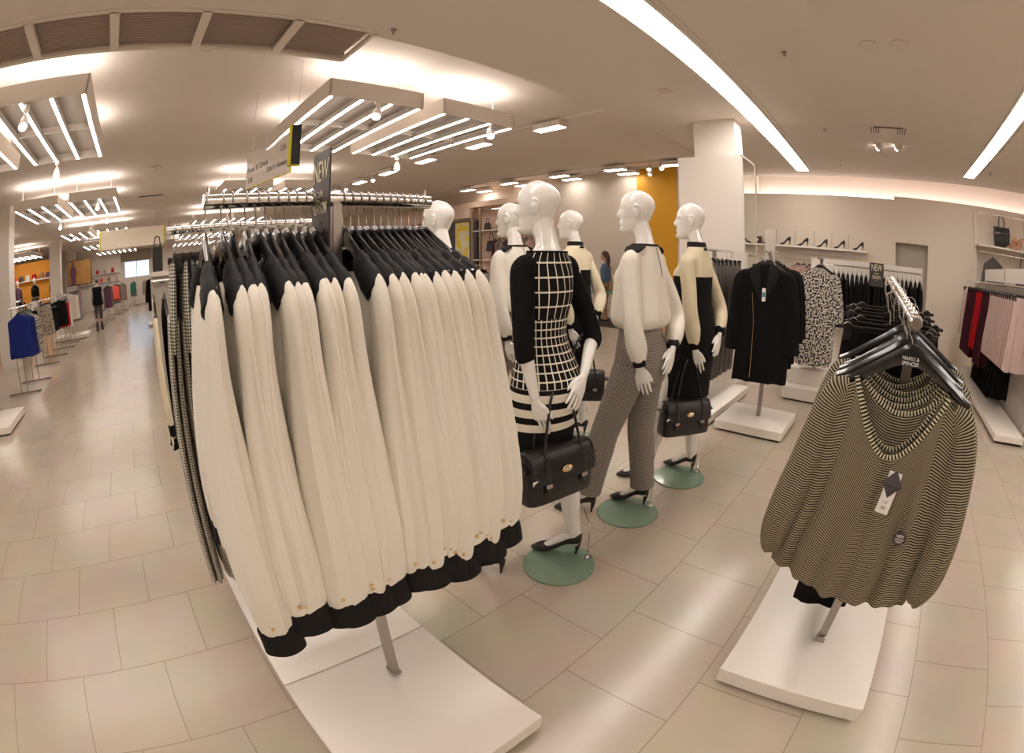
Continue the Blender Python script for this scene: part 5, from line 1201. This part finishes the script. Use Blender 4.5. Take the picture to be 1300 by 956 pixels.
b = MB(); b.cyl((-.3, -2.3, 2.10), (-.3, .4, 2.10), .012, n=8); b.cyl((-.3, -2.3, 2.85), (-.3, .4, 2.85), .012, n=8); obj('rail', b, M['chrome'], t)
for i, (y, z, m, s, ds) in enumerate([(10.18, 1.62, 'leather', 1.15, 'black tote bag hanging below the boutique shelf'), (10.35, 2.26, 'brownbag', .75, 'dark handbag standing on the boutique shelf, left'), (9.85, 2.26, 'tan', .6, 'tan handbag standing on the boutique shelf, right'), (9.3, 2.26, 'leather', .8, 'black handbag on the boutique shelf behind the mannequin')]):
    t2 = thing('handbag', ds, 'handbag', (9.33, y, z), PI/2, 'bags in the boutique bay'); t2.scale = (s,)*3
    b = MB(); b.loft([at_ring(zz, 0, 0, w, d, 20, .5) for zz, w, d in ((0, .17, .06), (.02, .175, .065), (.2, .15, .05), (.27, .13, .02))]); obj('body', b, M[m], t2)
    b = MB(); b.sweep(smoothpath([(-.08, 0, .25), (-.06, 0, .40), (0, 0, .47), (.06, 0, .40), (.08, 0, .25)], 4), .009, .009, 8, up=(0, 1, 0)); obj('handle', b, M[m], t2)
fill(9.2, 8.5, ['pinkt', 'taupe', 'pinkt', 'white', 'taupe', 'plum', 'pinkt', 'taupe', 'plum'], 'in the boutique bay', z=2.05, step=.17, jit=.3)
for j, (x, y) in enumerate([(6.6, 6.9), (7.6, 9.0)]):
    simple_rack('garment_rack', f'white-based rack behind the mannequins, {ORD[j]} from the viewer', x, y, -.4, .4, -.3, .3, 1.25, railx=(-.5, .5))
    fill(x-.4, y, ['grey', 'black', 'grey', 'taupe', 'black'], f'on the {ORD[j]} low rack behind the mannequins', z=1.25, step=.18, along='x')
# dark carpet, table, shopper
b = MB(); b.box(8.3, 9.55, 5.0, 7.6, 0, .012); o = obj('carpet', b, M['carpet']); tag(o, 'dark green carpet under the counter before the beige wall', 'carpet')
t = thing('table', 'glass-topped counter table beside the shopper', 'table', (8.75, 5.75, .012))
b = MB(); b.box(-.3, .3, -.5, .5, .68, .71, bev=.004); obj('table_top', b, M['glasse'], t)
for x in (-.26, .26):
    for y in (-.46, .46): b = MB(); b.cyl((x, y, 0), (x, y, .68), .014, n=8); obj('leg', b, M['steel'], t)
person('shopper with long brown hair in denim jacket and tan skirt carrying a tan bag', (9.05, 6.05, 0), .25, .862, 'hair', 'denim', 'tan', walk=.05, longhair=True, slim=.95)
t = thing('shoulder_bag', 'tan shoulder bag hanging at the shopper side', 'handbag', (8.93, 5.75, .72))
b = MB(); b.loft([at_ring(zz, 0, 0, w, d, 18, .6) for zz, w, d in ((0, .13, .05), (.02, .14, .06), (.2, .13, .05), (.27, .10, .02))]); obj('body', b, M['tan'], t)
b = MB(); b.sweep(smoothpath([(-.08, 0, .25), (-.03, .05, .45), (.03, .1, .55), (.06, .05, .45), (.08, 0, .25)], 4), .009, .009, 8, up=(0, 1, 0)); obj('strap', b, M['tan'], t)
person('grey-haired man in black sleeveless cardigan walking away down the aisle', (-2.0, 16.77, 0), .0, .925, 'hairg', 'shirtg', 'trou', vest='black', walk=.10, slim=1.12)
